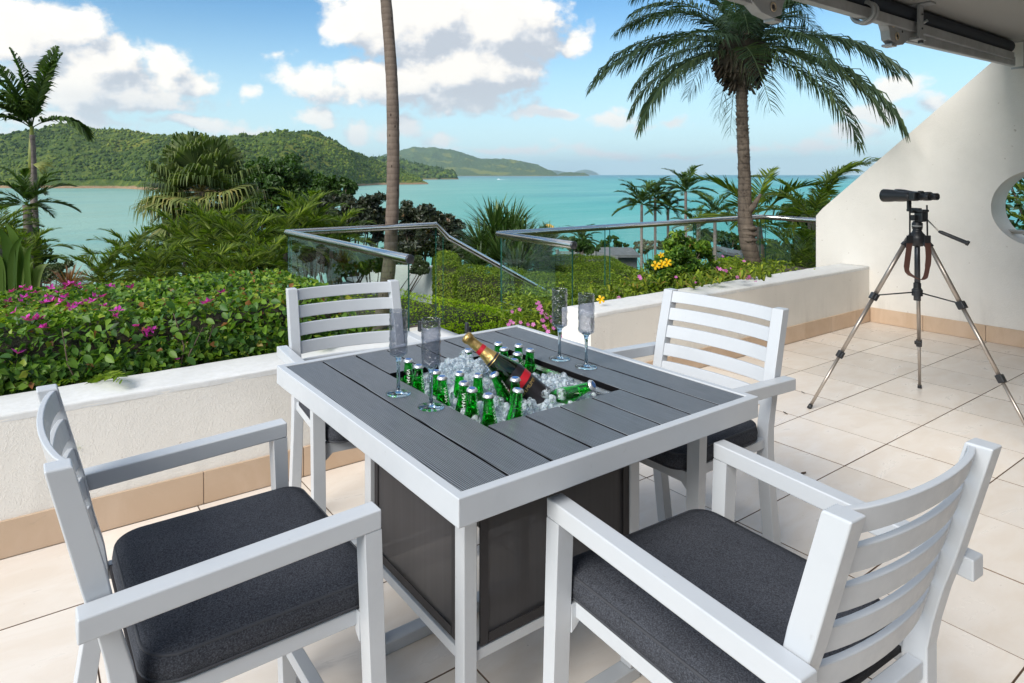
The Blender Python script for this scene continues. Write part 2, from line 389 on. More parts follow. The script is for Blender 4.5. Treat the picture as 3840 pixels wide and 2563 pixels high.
G['darktree'] = foliage('bronze green leaf', [(0, (.016, .024, .014)), (.5, (.038, .050, .026)), (.85, (.07, .070, .035)), (1, (.15, .075, .04))], .4, .2)
G['yucca'] = foliage('yucca leaf', [(0, (.030, .065, .018)), (.6, (.075, .135, .035)), (1, (.14, .20, .06))], .45, .25)
G['flax'] = foliage('strap leaf', [(0, (.05, .10, .015)), (.6, (.11, .18, .03)), (1, (.22, .26, .07))], .4, .3)
G['redspike'] = foliage('dry red leaf', [(0, (.22, .09, .05)), (1, (.40, .22, .12))], .6, .3)
G['bract'] = foliage('magenta bract', [(0, (.52, .025, .38)), (1, (.85, .09, .62))], .55, .35)
G['pink'] = foliage('pink petal', [(0, (.52, .10, .42)), (1, (.78, .24, .62))], .55, .3)
G['yellow'] = foliage('yellow petal', [(0, (.80, .42, .01)), (1, (.90, .60, .02))], .5, .3)
G['canopy'] = foliage('hill forest', [(0, (.030, .060, .014)), (.35, (.080, .130, .022)), (.7, (.165, .215, .030)), (1, (.30, .30, .050))], .8, .12, .1)
G['pale'] = foliage('pale canopy', [(0, (.07, .10, .045)), (1, (.15, .19, .08))], .6, .25)
# ---------------------------------------------------------------- mesh building
class MB:
    def __init__(s): s.v = []; s.f = []; s.sm = []; s.mi = []
    def add(s, vs, fs, smooth=False, mi=0):
        o = len(s.v); s.v.extend([tuple(p) for p in vs])
        for f in fs: s.f.append(tuple(i+o for i in f)); s.sm.append(smooth); s.mi.append(mi)
    def box(s, x0, x1, y0, y1, z0, z1, mi=0):
        s.add([(x0,y0,z0),(x1,y0,z0),(x1,y1,z0),(x0,y1,z0),(x0,y0,z1),(x1,y0,z1),(x1,y1,z1),(x0,y1,z1)],
              [(0,3,2,1),(4,5,6,7),(0,1,5,4),(1,2,6,5),(2,3,7,6),(3,0,4,7)], mi=mi)
    def beam(s, p, q, w, h, up=(0,0,1), mi=0):
        """rectangular bar from p to q: w across, h along up"""
        p, q = Vector(p), Vector(q); d = (q-p).normalized(); u = Vector(up); r = d.cross(u).normalized(); u = r.cross(d)
        vs = []
        for c in (p, q):
            for a, b in ((-1,-1),(1,-1),(1,1),(-1,1)): vs.append(c+r*a*w/2+u*b*h/2)
        s.add(vs, [(0,1,2,3),(7,6,5,4),(0,4,5,1),(1,5,6,2),(2,6,7,3),(3,7,4,0)], mi=mi)
    def tube(s, pts, rad, n=12, cap=True, mi=0, smooth=True):
        pts = [Vector(p) for p in pts]; rad = rad if hasattr(rad, '__len__') else [rad]*len(pts)
        o = len(s.v); ref = None
        for i, p in enumerate(pts):
            d = (pts[min(i+1, len(pts)-1)]-pts[max(i-1, 0)]).normalized()
            if ref is None: ref = Vector((0,0,1)) if abs(d.z) < .9 else Vector((1,0,0))
            r = d.cross(ref).normalized(); u = r.cross(d).normalized(); ref = u
            for k in range(n):
                a = 2*math.pi*k/n; s.v.append(tuple(p+(r*math.cos(a)+u*math.sin(a))*rad[i]))
        for i in range(len(pts)-1):
            for k in range(n):
                a = o+i*n+k; b = o+i*n+(k+1) % n; s.f.append((a, a+n, b+n, b)); s.sm.append(smooth); s.mi.append(mi)
        if cap:
            s.f.append(tuple(o+k for k in range(n))); s.sm.append(False); s.mi.append(mi)
            e = o+(len(pts)-1)*n; s.f.append(tuple(e+k for k in reversed(range(n)))); s.sm.append(False); s.mi.append(mi)
    def lathe(s, prof, n=20, origin=(0,0,0), axis=(0,0,1), mi=0, close=False, smooth=True, flute=None):
        ax = Vector(axis).normalized(); q = Vector((0,0,1)).rotation_difference(ax); O = Vector(origin)
        o = len(s.v)
        for i, (r, z) in enumerate(prof):
            for k in range(n):
                a = 2*math.pi*k/n; rr = r
                if flute and i in flute[0]: rr = r*(1+flute[1]*(1 if k % 2 else -1))
                s.v.append(tuple(O+q@Vector((rr*math.cos(a), rr*math.sin(a), z))))
        m = len(prof)
        for i in range(m if close else m-1):
            j = (i+1) % m
            for k in range(n):
                a = o+i*n+k; b = o+i*n+(k+1) % n; c = o+j*n+(k+1) % n; d = o+j*n+k
                s.f.append((a, b, c, d)); s.sm.append(smooth); s.mi.append(mi)
    def prism(s, poly, y0, y1, plane='xz', mi=0, holes=()):
        """extrude a 2D outline (with holes) between y0 and y1 along the axis missing from plane"""
        loops = [list(poly)]+[list(h) for h in holes]
        def P(a, b, c): return {'xz': (a, c, b), 'yz': (c, a, b), 'xy': (a, b, c)}[plane]
        allp = [p for L in loops for p in L]
        tri = tessellate_polygon([[Vector((p[0], p[1], 0)) for p in L] for L in loops])
        n = len(allp)
        vs = [P(p[0], p[1], y0) for p in allp]+[P(p[0], p[1], y1) for p in allp]
        fs = [tuple(t) for t in tri]+[tuple(i+n for i in reversed(t)) for t in tri]
        k = 0
        for L in loops:
            m = len(L)
            for i in range(m):
                a, b = k+i, k+(i+1) % m; fs.append((a, b, b+n, a+n))
            k += m
        s.add(vs, fs, mi=mi)
    def build(s, name, mats, parent=None, bevel=0., seg=2, recalc=False, loc=None):
        me = bpy.data.meshes.new(name); me.from_pydata(s.v, [], s.f)
        me.polygons.foreach_set('use_smooth', s.sm); me.polygons.foreach_set('material_index', s.mi)
        mats = mats if isinstance(mats, (list, tuple)) else [mats]
        for m in mats: me.materials.append(m)
        if recalc:
            bm = bmesh.new(); bm.from_mesh(me); bmesh.ops.recalc_face_normals(bm, faces=bm.faces); bm.to_mesh(me); bm.free()
        me.update()
        return link(name, me, parent, bevel, seg, loc)
def link(name, me, parent=None, bevel=0., seg=2, loc=None):
    o = bpy.data.objects.new(name, me); C.objects.link(o)
    if parent: o.parent = parent
    if loc is not None: o.location = loc
    if bevel:
        m = o.modifiers.new('edge', 'BEVEL'); m.width = bevel; m.segments = seg; m.limit_method = 'ANGLE'; m.angle_limit = math.radians(40)
        m.harden_normals = True
    return o
def tag(o, label=None, cat=None, group=None, kind=None):
    if label: o['label'] = label
    if cat: o['category'] = cat
    if group: o['group'] = group
    if kind: o['kind'] = kind
    return o
def empty(name, loc=(0,0,0), rz=0., label=None, cat=None, group=None):
    o = bpy.data.objects.new(name, None); C.objects.link(o); o.location = loc; o.rotation_euler = (0, 0, rz); o.empty_display_size = .1
    return tag(o, label, cat, group)
def copy_tree(root, loc, rz, label, group=None, rot=None):
    def cp(o, par):
        c = o.copy(); C.objects.link(c); c.parent = par
        for ch in KIDS.get(o.name, []): cp(ch, c)
        return c
    kids(root)
    r = cp(root, None); r.location = loc; r.rotation_euler = rot if rot else (0, 0, rz)
    if label: r['label'] = label
    if group: r['group'] = group
    return r
KIDS = {}
def kids(root):
    ch = [o for o in root.children]; KIDS[root.name] = ch
    for c in ch: kids(c)
# numpy meshes -------------------------------------------------
def npmesh(name, V, F, mats, var=None, parent=None, smooth=False, loc=None):
    me = bpy.data.meshes.new(name); V = np.asarray(V, np.float32); F = np.asarray(F, np.int32)
    k = F.shape[1]; me.vertices.add(len(V)); me.vertices.foreach_set('co', V.ravel())
    me.loops.add(F.size); me.loops.foreach_set('vertex_index', F.ravel())
    me.polygons.add(len(F)); me.polygons.foreach_set('loop_start', np.arange(0, F.size, k, dtype=np.int32))
    me.polygons.foreach_set('loop_total', np.full(len(F), k, np.int32))
    if smooth: me.polygons.foreach_set('use_smooth', np.ones(len(F), bool))
    if var is not None:
        a = me.attributes.new('var', 'FLOAT', 'POINT'); a.data.foreach_set('value', np.asarray(var, np.float32))
    for m in (mats if isinstance(mats, (list, tuple)) else [mats]): me.materials.append(m)
    me.update(calc_edges=True); me.validate()
    return link(name, me, parent, loc=loc)
def unit(a): return a/np.maximum(np.linalg.norm(a, axis=-1, keepdims=True), 1e-9)
def leaves(pos, nrm, size, aspect=.5, spread=.7, fold=.18, droop=0., rng=None, var=None):
    """folded kite-shaped leaves; returns V,F(quads as 2 tris),var"""
    rng = rng or np.random; n = len(pos)
    N = unit(nrm+rng.normal(0, spread, (n, 3)))
    T = rng.normal(0, 1, (n, 3)); T[:, 2] -= droop; T = unit(T-(T*N).sum(1, keepdims=True)*N); Bn = np.cross(N, T)
    s = np.asarray(size)[:, None]
    b = pos-T*s*.5; tip = pos+T*s*.5-N*s*.12; l = pos-T*s*.08+Bn*s*aspect*.5+N*s*fold; r = pos-T*s*.08-Bn*s*aspect*.5+N*s*fold
    V = np.stack([b, l, tip, r], 1).reshape(-1, 3)
    i = np.arange(n)[:, None]*4
    F = np.concatenate([i+np.array([[0, 2, 1]]), i+np.array([[0, 3, 2]])], 0)
    v = rng.random(n) if var is None else var
    return V, F, np.repeat(v, 4)
def blob_points(n, blobs, rng, shell=.55):
    """points in a union of ellipsoids, concentrated near their surface; returns pos, outward normal"""
    bl = np.array([b[:6] for b in blobs], float); vol = (bl[:, 3]*bl[:, 4]*bl[:, 5])**.67
    idx = rng.choice(len(bl), n, p=vol/vol.sum()); u = unit(rng.normal(0, 1, (n, 3)))
    r = shell+(1-shell)*rng.random(n)**.6
    r *= 1+rng.normal(0, .05, n)
    p = bl[idx, :3]+u*bl[idx, 3:6]*r[:, None]
    return p, u
def merge(parts):
    V = []; F = []; A = []; o = 0
    for v, f, a in parts: V.append(v); F.append(f+o); A.append(a); o += len(v)
    return np.concatenate(V), np.concatenate(F), np.concatenate(A)
def frond(L=1.5, n=40, leaf=.45, a0=55., a1=-40., wid=.03, sweep=50., vee=25., droop=.5, rng=None, start=.12, dark=.0, wind=(0,0,0), rach=.012, taper=.35):
    """one pinnate palm leaf along +X, pitch a0 (deg) at its base bending to a1 at its tip. returns V,F,var (tris)"""
    rng = rng or np.random
    t = np.linspace(0, 1, 25); ang = np.radians(a0+(a1-a0)*t**1.2)
    dx = np.cos(ang); dz = np.sin(ang); ds = L/24
    P = np.stack([np.concatenate([[0], np.cumsum(dx[:-1])*ds]), np.zeros(25), np.concatenate([[0], np.cumsum(dz[:-1])*ds])], 1)
    P = P+np.outer(t**2, np.asarray(wind))
    parts = []
    # rachis: 3-sided tapering rod
    rr = rach*(1-.8*t)
    ring = []
    for k in range(3):
        a = 2*math.pi*k/3+.5; ring.append(P+np.stack([-dz*math.sin(a), np.full(25, math.cos(a)), dx*math.sin(a)], 1)*rr[:, None])
    V = np.stack(ring, 1).reshape(-1, 3); F = []
    for i in range(24):
        for k in range(3):
            a = i*3+k; b = i*3+(k+1) % 3; F += [(a, a+3, b+3), (a, b+3, b)]
    parts.append((V, np.array(F), np.full(len(V), .75)))
    tt = np.linspace(start, .99, n)
    for side in (1, -1):
        ts = np.clip(tt+rng.normal(0, .004, n), 0, .999); f = ts*24; i0 = f.astype(int); fr = (f-i0)[:, None]
        i1 = np.minimum(i0+1, 24); p = P[i0]*(1-fr)+P[i1]*fr
        tg = np.stack([dx[i0], np.zeros(n), dz[i0]], 1); up = np.stack([-dz[i0], np.zeros(n), dx[i0]], 1)
        sw = np.radians(sweep*(1-.45*ts)+rng.normal(0, 5, n)); ve = np.radians(vee+rng.normal(0, 9, n))
        sd = np.zeros((n, 3)); sd[:, 1] = side
        d = tg*np.cos(sw)[:, None]+sd*(np.sin(sw)*np.cos(ve))[:, None]+up*(np.sin(sw)*np.sin(ve))[:, None]
        ll = leaf*np.sin(np.pi*np.clip(ts*.86+.12, 0, 1))**.55*(1+rng.normal(0, .07, n)); ll = np.maximum(ll, .05)[:, None]
        g = np.array([[0, 0, -1.]]); wv = np.asarray(wind)[None]*.6
        m = p+d*ll*.5+g*ll*droop*.14+wv*ll*.3; e = p+d*ll*(1-.15*droop)+g*ll*droop*.62+wv*ll
        w = np.cross(d, g); w = unit(w*.7+tg*.7*side*np.sign(1)); w = unit(w-(w*d).sum(1, keepdims=True)*d)
        h = wid*(.6+.4*ll/leaf)
        V = np.stack([p-w*h*.25, p+w*h*.25, m-w*h*.5, m+w*h*.5, e], 1).reshape(-1, 3)
        i = np.arange(n)[:, None]*5
        F = np.concatenate([i+np.array([[0, 1, 3]]), i+np.array([[0, 3, 2]]), i+np.array([[2, 3, 4]])])
        parts.append((V, F, np.repeat(np.clip(rng.random(n)*.6+dark+.15*rng.random(), 0, 1), 5)))
    return merge(parts)
def fanleaf(R=.7, stalk=.6, n=30, pitch=20., droop=.8, rng=None, dark=0.):
    rng = rng or np.random; a = math.radians(pitch)
    ax = np.array([math.cos(a), 0, math.sin(a)]); up = np.array([-math.sin(a), 0, math.cos(a)]); sd = np.array([0, 1., 0])
    c = ax*stalk-np.array([0, 0, .12])*stalk
    parts = []
    V = []; F = []
    for k, q in enumerate((np.zeros(3), c)):
        for j in range(3): V.append(q+(sd*math.cos(j*2.094)+up*math.sin(j*2.094))*(.014-.004*k))
    for j in range(3): b = (j+1) % 3; F += [(j, j+3, b+3), (j, b+3, b)]
    parts.append((np.array(V), np.array(F), np.full(6, .9)))
    th = np.linspace(-2.2, 2.2, n)+rng.normal(0, .03, n)
    d = np.outer(np.cos(th), ax)+np.outer(np.sin(th), sd)+up*.15
    d = unit(d); ll = (R*(.85+.3*rng.random(n))*(1-.12*np.abs(th)/2.2))[:, None]; g = np.array([[0, 0, -1.]])
    w = unit(np.cross(d, up[None])); h = R*.075
    m1 = c+d*ll*.5+g*ll*.05; m2 = c+d*ll*.78+g*ll*droop*.22; e = c+d*ll*(.92-.1*droop)+g*ll*droop*(.6+.25*rng.random((n, 1)))
    V = np.stack([np.repeat(c[None], n, 0), m1-w*h*.6, m1+w*h*.6, m2-w*h*.28, m2+w*h*.28, e], 1).reshape(-1, 3)
    i = np.arange(n)[:, None]*6
    F = np.concatenate([i+np.array([[0, 2, 1]]), i+np.array([[1, 2, 4]]), i+np.array([[1, 4, 3]]), i+np.array([[3, 4, 5]])])
    parts.append((V, F, np.repeat(np.clip(rng.random(n)*.55+dark, 0, 1), 6)))
    return merge(parts)
def mesh_of(name, arr, mat, smooth=False):
    V, F, A = arr; o = npmesh(name, V, F, mat, A); me = o.data; bpy.data.objects.remove(o); return me
def smoothstep(a, b, x):
    t = np.clip((x-a)/(b-a), 0, 1); return t*t*(3-2*t)
def fbm(x, y, seed=0, octaves=5, rough=.5):
    """cheap value-noise fBm on numpy arrays"""
    rs = np.random.RandomState(seed); tab = rs.rand(256, 256); out = 0; amp = 1; tot = 0
    for o in range(octaves):
        xi = np.floor(x).astype(int); yi = np.floor(y).astype(int); fx = x-xi; fy = y-yi; fx = fx*fx*(3-2*fx); fy = fy*fy*(3-2*fy)
        g = lambda a, b: tab[(xi+a) % 256, (yi+b) % 256]
        out = out+amp*((g(0, 0)*(1-fx)+g(1, 0)*fx)*(1-fy)+(g(0, 1)*(1-fx)+g(1, 1)*fx)*fy); tot += amp; amp *= rough; x = x*2.03+17.1; y = y*2.03+5.7
    return out/tot
# ================================================================ SETTING
SEA = -38.0
def ring_plane(name, r0, z, mat, kind, n=96):
    me = bpy.data.meshes.new(name); vs = []; fs = []
    rs = [0, 150, 400, 900, 2000, 5000, 10000, 17000, 26000]
    vs.append((0, 0, z))
    for r in rs[1:]:
        for k in range(n): a = 2*math.pi*k/n; vs.append((r*math.cos(a), r*math.sin(a), z))
    for k in range(n): fs.append((0, 1+k, 1+(k+1) % n))
    for i in range(len(rs)-2):
        for k in range(n): a = 1+i*n+k; b = 1+i*n+(k+1) % n; fs.append((a, a+n, b+n, b))
    me.from_pydata(vs, [], fs); me.materials.append(mat); o = link(name, me); return tag(o, kind=kind)
def sea_mat():
    m, t, b = _out('turquoise sea'); co = t.new('ShaderNodeNewGeometry').outputs['Position']
    s = t.new('ShaderNodeSeparateXYZ', inp={0: co})
    # distance from the camera side of the bay, for depth of water (shallow milky bay to the left, bright shallows right, deeper far out)
    d = t.vec('LENGTH', co)
    az = t.math('ARCTAN2', t.vec('DOT_PRODUCT', co, (CY, -SY, 0)), t.vec('DOT_PRODUCT', co, (SY, CY, 0)))
    bay = t.mix(t.maprange(az, -.30, .12), (.24, .41, .33), (.050, .34, .30))
    deep = t.mix(t.maprange(d, 2500, 9000, 0, 1), bay, (.015, .20, .25))
    n = t.noise(t.vec('MULTIPLY', co, (.0012, .0030, 0)), 1, 5, .6)
    c = t.mix(t.maprange(n, .42, .66, 0, .55), deep, t.mix(.6, deep, (.30, .52, .46)))
    n3 = t.noise(t.vec('MULTIPLY', co, (.0009, .0022, 0)), 1.7, 3, .5)
    c = t.mix(t.maprange(n3, .52, .66, 0, .42), c, (.012, .20, .24))  # darker patches painted as cloud shadows on the water
    st = t.noise(t.vec('MULTIPLY', co, (.004, .022, 0)), 1, 6, .65); c = t.mix(t.maprange(st, .50, .68, 0, .35), c, (.16, .46, .45))
    rip = t.noise(t.vec('MULTIPLY', co, (.10, .10, 0)), 1, 9, .72)
    c = t.mix(t.maprange(rip, .52, .72, 0, .22), c, (.22, .52, .50))
    foam = t.noise(t.vec('MULTIPLY', co, (.02, .03, 0)), 1, 10, .8)
    c = t.mix(t.maprange(foam, .735, .76, 0, .5), c, (.8, .85, .85))
    t.l.new(c, b.inputs['Base Color']); b.inputs['Roughness'].default_value = .32; b.inputs['IOR'].default_value = 1.2
    b.inputs['Specular IOR Level'].default_value = .5
    w = t.noise(t.vec('MULTIPLY', co, (.35, .35, 0)), 1, 8, .65)
    w2 = t.noise(t.vec('MULTIPLY', co, (.03, .05, 0)), 1, 4, .6)
    bn = t.new('ShaderNodeBump', inp={'Strength': .7, 'Distance': 1.2, 'Height': t.math('ADD', w, t.math('MULTIPLY', w2, 3.))}); t.l.new(bn.outputs[0], b.inputs['Normal'])
    return m
ring_plane('sea', 0, SEA, sea_mat(), 'structure')
# hillside the house stands on, falling to the shore
def ground_z(r): return np.interp(r, [0, 6, 9, 14, 30, 80, 240, 420], [-1.3, -1.4, -1.8, -3., -9., -22., -42., -46.])
def build_ground():
    na, rr = 120, np.concatenate([[0.5], np.geomspace(2, 420, 46)])
    a = np.linspace(0, 2*math.pi, na, endpoint=False); R, A = np.meshgrid(rr, a, indexing='ij')
    z = ground_z(R)+(fbm(R*np.cos(A)*.12+50, R*np.sin(A)*.12+50, 3)-.5)*np.minimum(R*.05, 3)
    V = np.stack([R*np.cos(A), R*np.sin(A), z], -1).reshape(-1, 3)
    F = []
    for i in range(len(rr)-1):
        for k in range(na): p = i*na+k; q = i*na+(k+1) % na; F.append((p, p+na, q+na, q))
    m = simple('leafy slope', (.035, .045, .018), .95, col2=(.07, .055, .03), nscale=.8, bump=1., bscale=4, bdist=.2)
    tag(npmesh('hillside_ground', V, F, m, smooth=True), kind='structure')
build_ground()
# ---------------------------------------------------------------- far land
def land_mat():
    m, t, b = _out('wooded land'); g = t.new('ShaderNodeNewGeometry'); s = t.new('ShaderNodeSeparateXYZ', inp={0: g.outputs['Position']})
    co = g.outputs['Position']
    n = t.noise(t.vec('MULTIPLY', co, (.03, .03, .03)), 1, 8, .7)
    h = t.math('ADD', s.outputs[2], t.math('MULTIPLY', t.noise(t.vec('MULTIPLY', co, (.02, .02, .02)), 1, 5, .7), 9))
    green = t.ramp(n, [(.3, (.03, .055, .015)), (.5, (.07, .11, .022)), (.68, (.15, .18, .03))])
    grass = t.maprange(t.noise(t.vec('MULTIPLY', co, (.0022, .0022, .004)), 1, 3, .5), .57, .63, 0, .75)
    green = t.mix(grass, green, (.20, .21, .03))
    rock = t.mix(t.noise(t.vec('MULTIPLY', co, (.08, .08, .3)), 1, 6, .7), (.17, .085, .05), (.46, .33, .20))
    c = t.mix(t.maprange(h, SEA+8.5, SEA+13, 1, 0), green, rock)
    t.l.new(c, b.inputs['Base Color']); b.inputs['Roughness'].default_value = .95; b.inputs['Specular IOR Level'].default_value = .1
    bn = t.new('ShaderNodeBump', inp={'Strength': 1., 'Distance': 12., 'Height': n}); t.l.new(bn.outputs[0], b.inputs['Normal'])
    return m
LAND = land_mat()
ICO = None
def ico():
    global ICO
    if ICO is None:
        bm = bmesh.new(); bmesh.ops.create_icosphere(bm, subdivisions=2, radius=1); ICO = (np.array([v.co[:] for v in bm.verts]), np.array([[v.index for v in f.verts] for f in bm.faces])); bm.free()
        bm = bmesh.new(); bmesh.ops.create_icosphere(bm, subdivisions=1, radius=1); ICO = ICO+(np.array([v.co[:] for v in bm.verts]), np.array([[v.index for v in f.verts] for f in bm.faces])); bm.free()
    return ICO
def crowns(name, P, R, mat, rng, parent=None, cone=None, low=True):
    V0, F0 = ico()[2:] if low else ico()[:2]; n = len(P); m = len(V0)
    disp = 1+rng.normal(0, .16, (n, m))
    sc = np.stack([R*(.85+.3*rng.random(n)), R*(.85+.3*rng.random(n)), R*(.75+.5*rng.random(n))], 1)
    V = V0[None]*disp[..., None]*sc[:, None]
    if cone is not None:
        k = cone; V[k] = V0[None]*np.stack([R[k]*.45, R[k]*.45, R[k]*1.9], 1)[:, None]
        V[k][..., :2] *= 1
        zt = V[k][..., 2]/(R[k][:, None]*1.9); Vk = V[k]; Vk[..., :2] *= np.clip(1-zt, .05, 2)[..., None]*.6; V[k] = Vk
    V = (V+P[:, None]).reshape(-1, 3)
    F = (F0[None]+(np.arange(n)*m)[:, None, None]).reshape(-1, 3)
    base = fbm(P[:, 0]*.004+40, P[:, 1]*.004+40, 11, 3)
    var = np.clip(base*.9-.12+rng.normal(0, .13, n)+.25*(rng.random(n) > .9), 0, 1)
    if cone is not None: var[cone] *= .35
    o = npmesh(name, V, F, mat, np.repeat(var, m), parent, smooth=True); return o
def headland(name, ridge, shore, width, ncrown, rcrown, seed, rows=46, cols=240, noise=.10, bumpy=14, cones=.12):
    rng = np.random.RandomState(seed); X0, X1 = ridge[0][0], ridge[-1][0]
    X = np.linspace(X0, X1, cols); Yr = np.interp(X, *zip(*ridge)); Ys = np.interp(X, *zip(*shore)); Wd = np.interp(X, *zip(*width))
    ds = (EYE-SEA)*FPX/(Ys-HY); dr = ds+Wd; hr = EYE-(Yr-HY)/FPX*dr-SEA
    S = np.linspace(-.02, 1.5, rows)
    def surf(X_, S_):
        i = lambda a: np.interp(X_, X, a)
        dsx, wx, hx = i(ds), i(Wd), np.maximum(i(hr), 0)
        d = dsx+wx*S_; l = (X_-CX)/FPX*d
        px, py = SY*d+CY*l, CY*d-SY*l
        f = np.where(S_ < 1, np.sin(np.clip(S_, 0, 1)*math.pi/2)**.85, np.cos((S_-1)*1.6))
        k = max(Wd.max(), 100)
        nz = (fbm(px/k*2.3+9, py/k*2.3+9, seed, 5, .5)-.5)*2
        gul = (fbm(px/k*6+3, py/k*6+3, seed+1, 4, .5)-.5)
        mid = np.clip(S_, 0, 1)*(1-np.clip(S_, 0, 1))*4
        h = hx*f*(1+(nz*.35+gul*.5)*mid)+bumpy*(fbm(px/45, py/45, seed+2, 3)-.5)*np.clip(S_*4, 0, 1)
        h = np.where(hx < 1, h-2, h)
        z = SEA+np.maximum(h, -3)+np.where(S_ > 0, 7*np.clip(S_*12, 0, 1)*np.clip(hx/20, 0, 1), 0)*(fbm(px/30, py/30, seed+7, 4)*1.3)
        return px, py, z
    XX, SS = np.meshgrid(X, S, indexing='ij'); px, py, pz = surf(XX, SS)
    pz[:, 0] = SEA-4; pz[0] = np.minimum(pz[0], SEA-4); pz[-1] = np.minimum(pz[-1], SEA-4)
    V = np.stack([px, py, pz], -1).reshape(-1, 3); idx = np.arange(cols*rows).reshape(cols, rows)
    F = np.stack([idx[:-1, :-1], idx[1:, :-1], idx[1:, 1:], idx[:-1, 1:]], -1).reshape(-1, 4)
    land = tag(npmesh(name, V, F, LAND, smooth=True), kind='structure')
    if ncrown:
        n = ncrown; xs = rng.uniform(X0, X1, n); ss = np.clip(rng.beta(1.0, 1.0, n)*1.06, .045, 1.06)
        wx = np.interp(xs, X, hr); keep = wx > 14; xs, ss = xs[keep], ss[keep]
        a, b, c = surf(xs, ss); ok = c > SEA+11; a, b, c, ss = a[ok], b[ok], c[ok], ss[ok]
        R = rcrown*(.45+1.0*rng.random(len(a))**1.6)
        cone = np.where((rng.random(len(a)) < np.where(ss > .9, cones*2.2, cones)))[0]
        crowns('forest_canopy', np.stack([a, b, c+R*.35], 1), R, G['canopy'], rng, cone=cone)['kind'] = 'stuff'
    return land
headland('wooded_headland', [(-900, 600), (-400, 540), (0, 511), (130, 500), (300, 498), (480, 503), (620, 513), (800, 524), (950, 526), (1075, 507), (1180, 516), (1260, 546), (1330, 580), (1400, 604), (1480, 634), (1560, 668), (1612, 691)],
         [(-900, 690), (0, 706), (450, 707), (560, 713), (800, 722), (1100, 716), (1300, 704), (1345, 698), (1420, 694), (1612, 692)],
         [(-900, 900), (600, 900), (1100, 1000), (1450, 420), (1612, 60)], 15000, 4.5, 21)
headland('far_headland', [(1250, 600), (1420, 600), (1500, 608), (1563, 620), (1648, 638), (1695, 655), (1722, 673)],
         [(1250, 676), (1500, 675), (1722, 673.5)], [(1250, 900), (1600, 600), (1722, 60)], 900, 14, 31, cols=120, bumpy=26)
headland('distant_island', [(1330, 610), (1415, 590), (1470, 572), (1550, 554), (1600, 557), (1622, 554), (1655, 562), (1700, 566), (1740, 578), (1800, 597), (1880, 599), (1950, 612), (2020, 627), (2070, 643), (2092, 659)],
         [(1330, 661.5), (2092, 661.2)], [(1330, 3500), (2000, 2500), (2092, 300)], 0, 0, 41, cols=180, rows=60, bumpy=50)
headland('distant_islet', [(2085, 660), (2105, 651), (2140, 648), (2165, 650), (2190, 650), (2211, 659)], [(2085, 660.8), (2211, 660.5)], [(2085, 500), (2211, 500)], 0, 0, 43, cols=60, rows=24, bumpy=30)
headland('distant_isle', [(2030, 654), (2060, 640), (2085, 640), (2125, 647), (2160, 652)], [(2030, 657), (2160, 657)], [(2030, 3000), (2160, 3000)], 0, 0, 45, cols=60, rows=24, bumpy=30)
headland('distant_ridge_isle', [(2140, 652), (2170, 641), (2195, 637), (2215, 640), (2240, 651), (2247, 655)], [(2140, 656.4), (2247, 656.4)], [(2140, 3000), (2247, 3000)], 0, 0, 47, cols=60, rows=24, bumpy=30)
# the air: pale haze over the whole bay
def build_haze():
    mb = MB(); mb.box(-26500, 26500, -26500, 26500, SEA-12, 620)
    m = bpy.data.materials.new('sea haze'); m.use_nodes = True; t = NT(m.node_tree); t.n.clear()
    out = t.new('ShaderNodeOutputMaterial'); v = t.new('ShaderNodeVolumePrincipled', inp={'Color': (.62, .84, 1., 1), 'Density': HAZE, 'Anisotropy': .2})
    t.l.new(v.outputs[0], out.inputs['Volume']); o = mb.build('haze', m); tag(o, kind='stuff'); m.cycles.homogeneous_volume = True
HAZE = 3.2e-5
USE_HAZE = True
if USE_HAZE: build_haze()
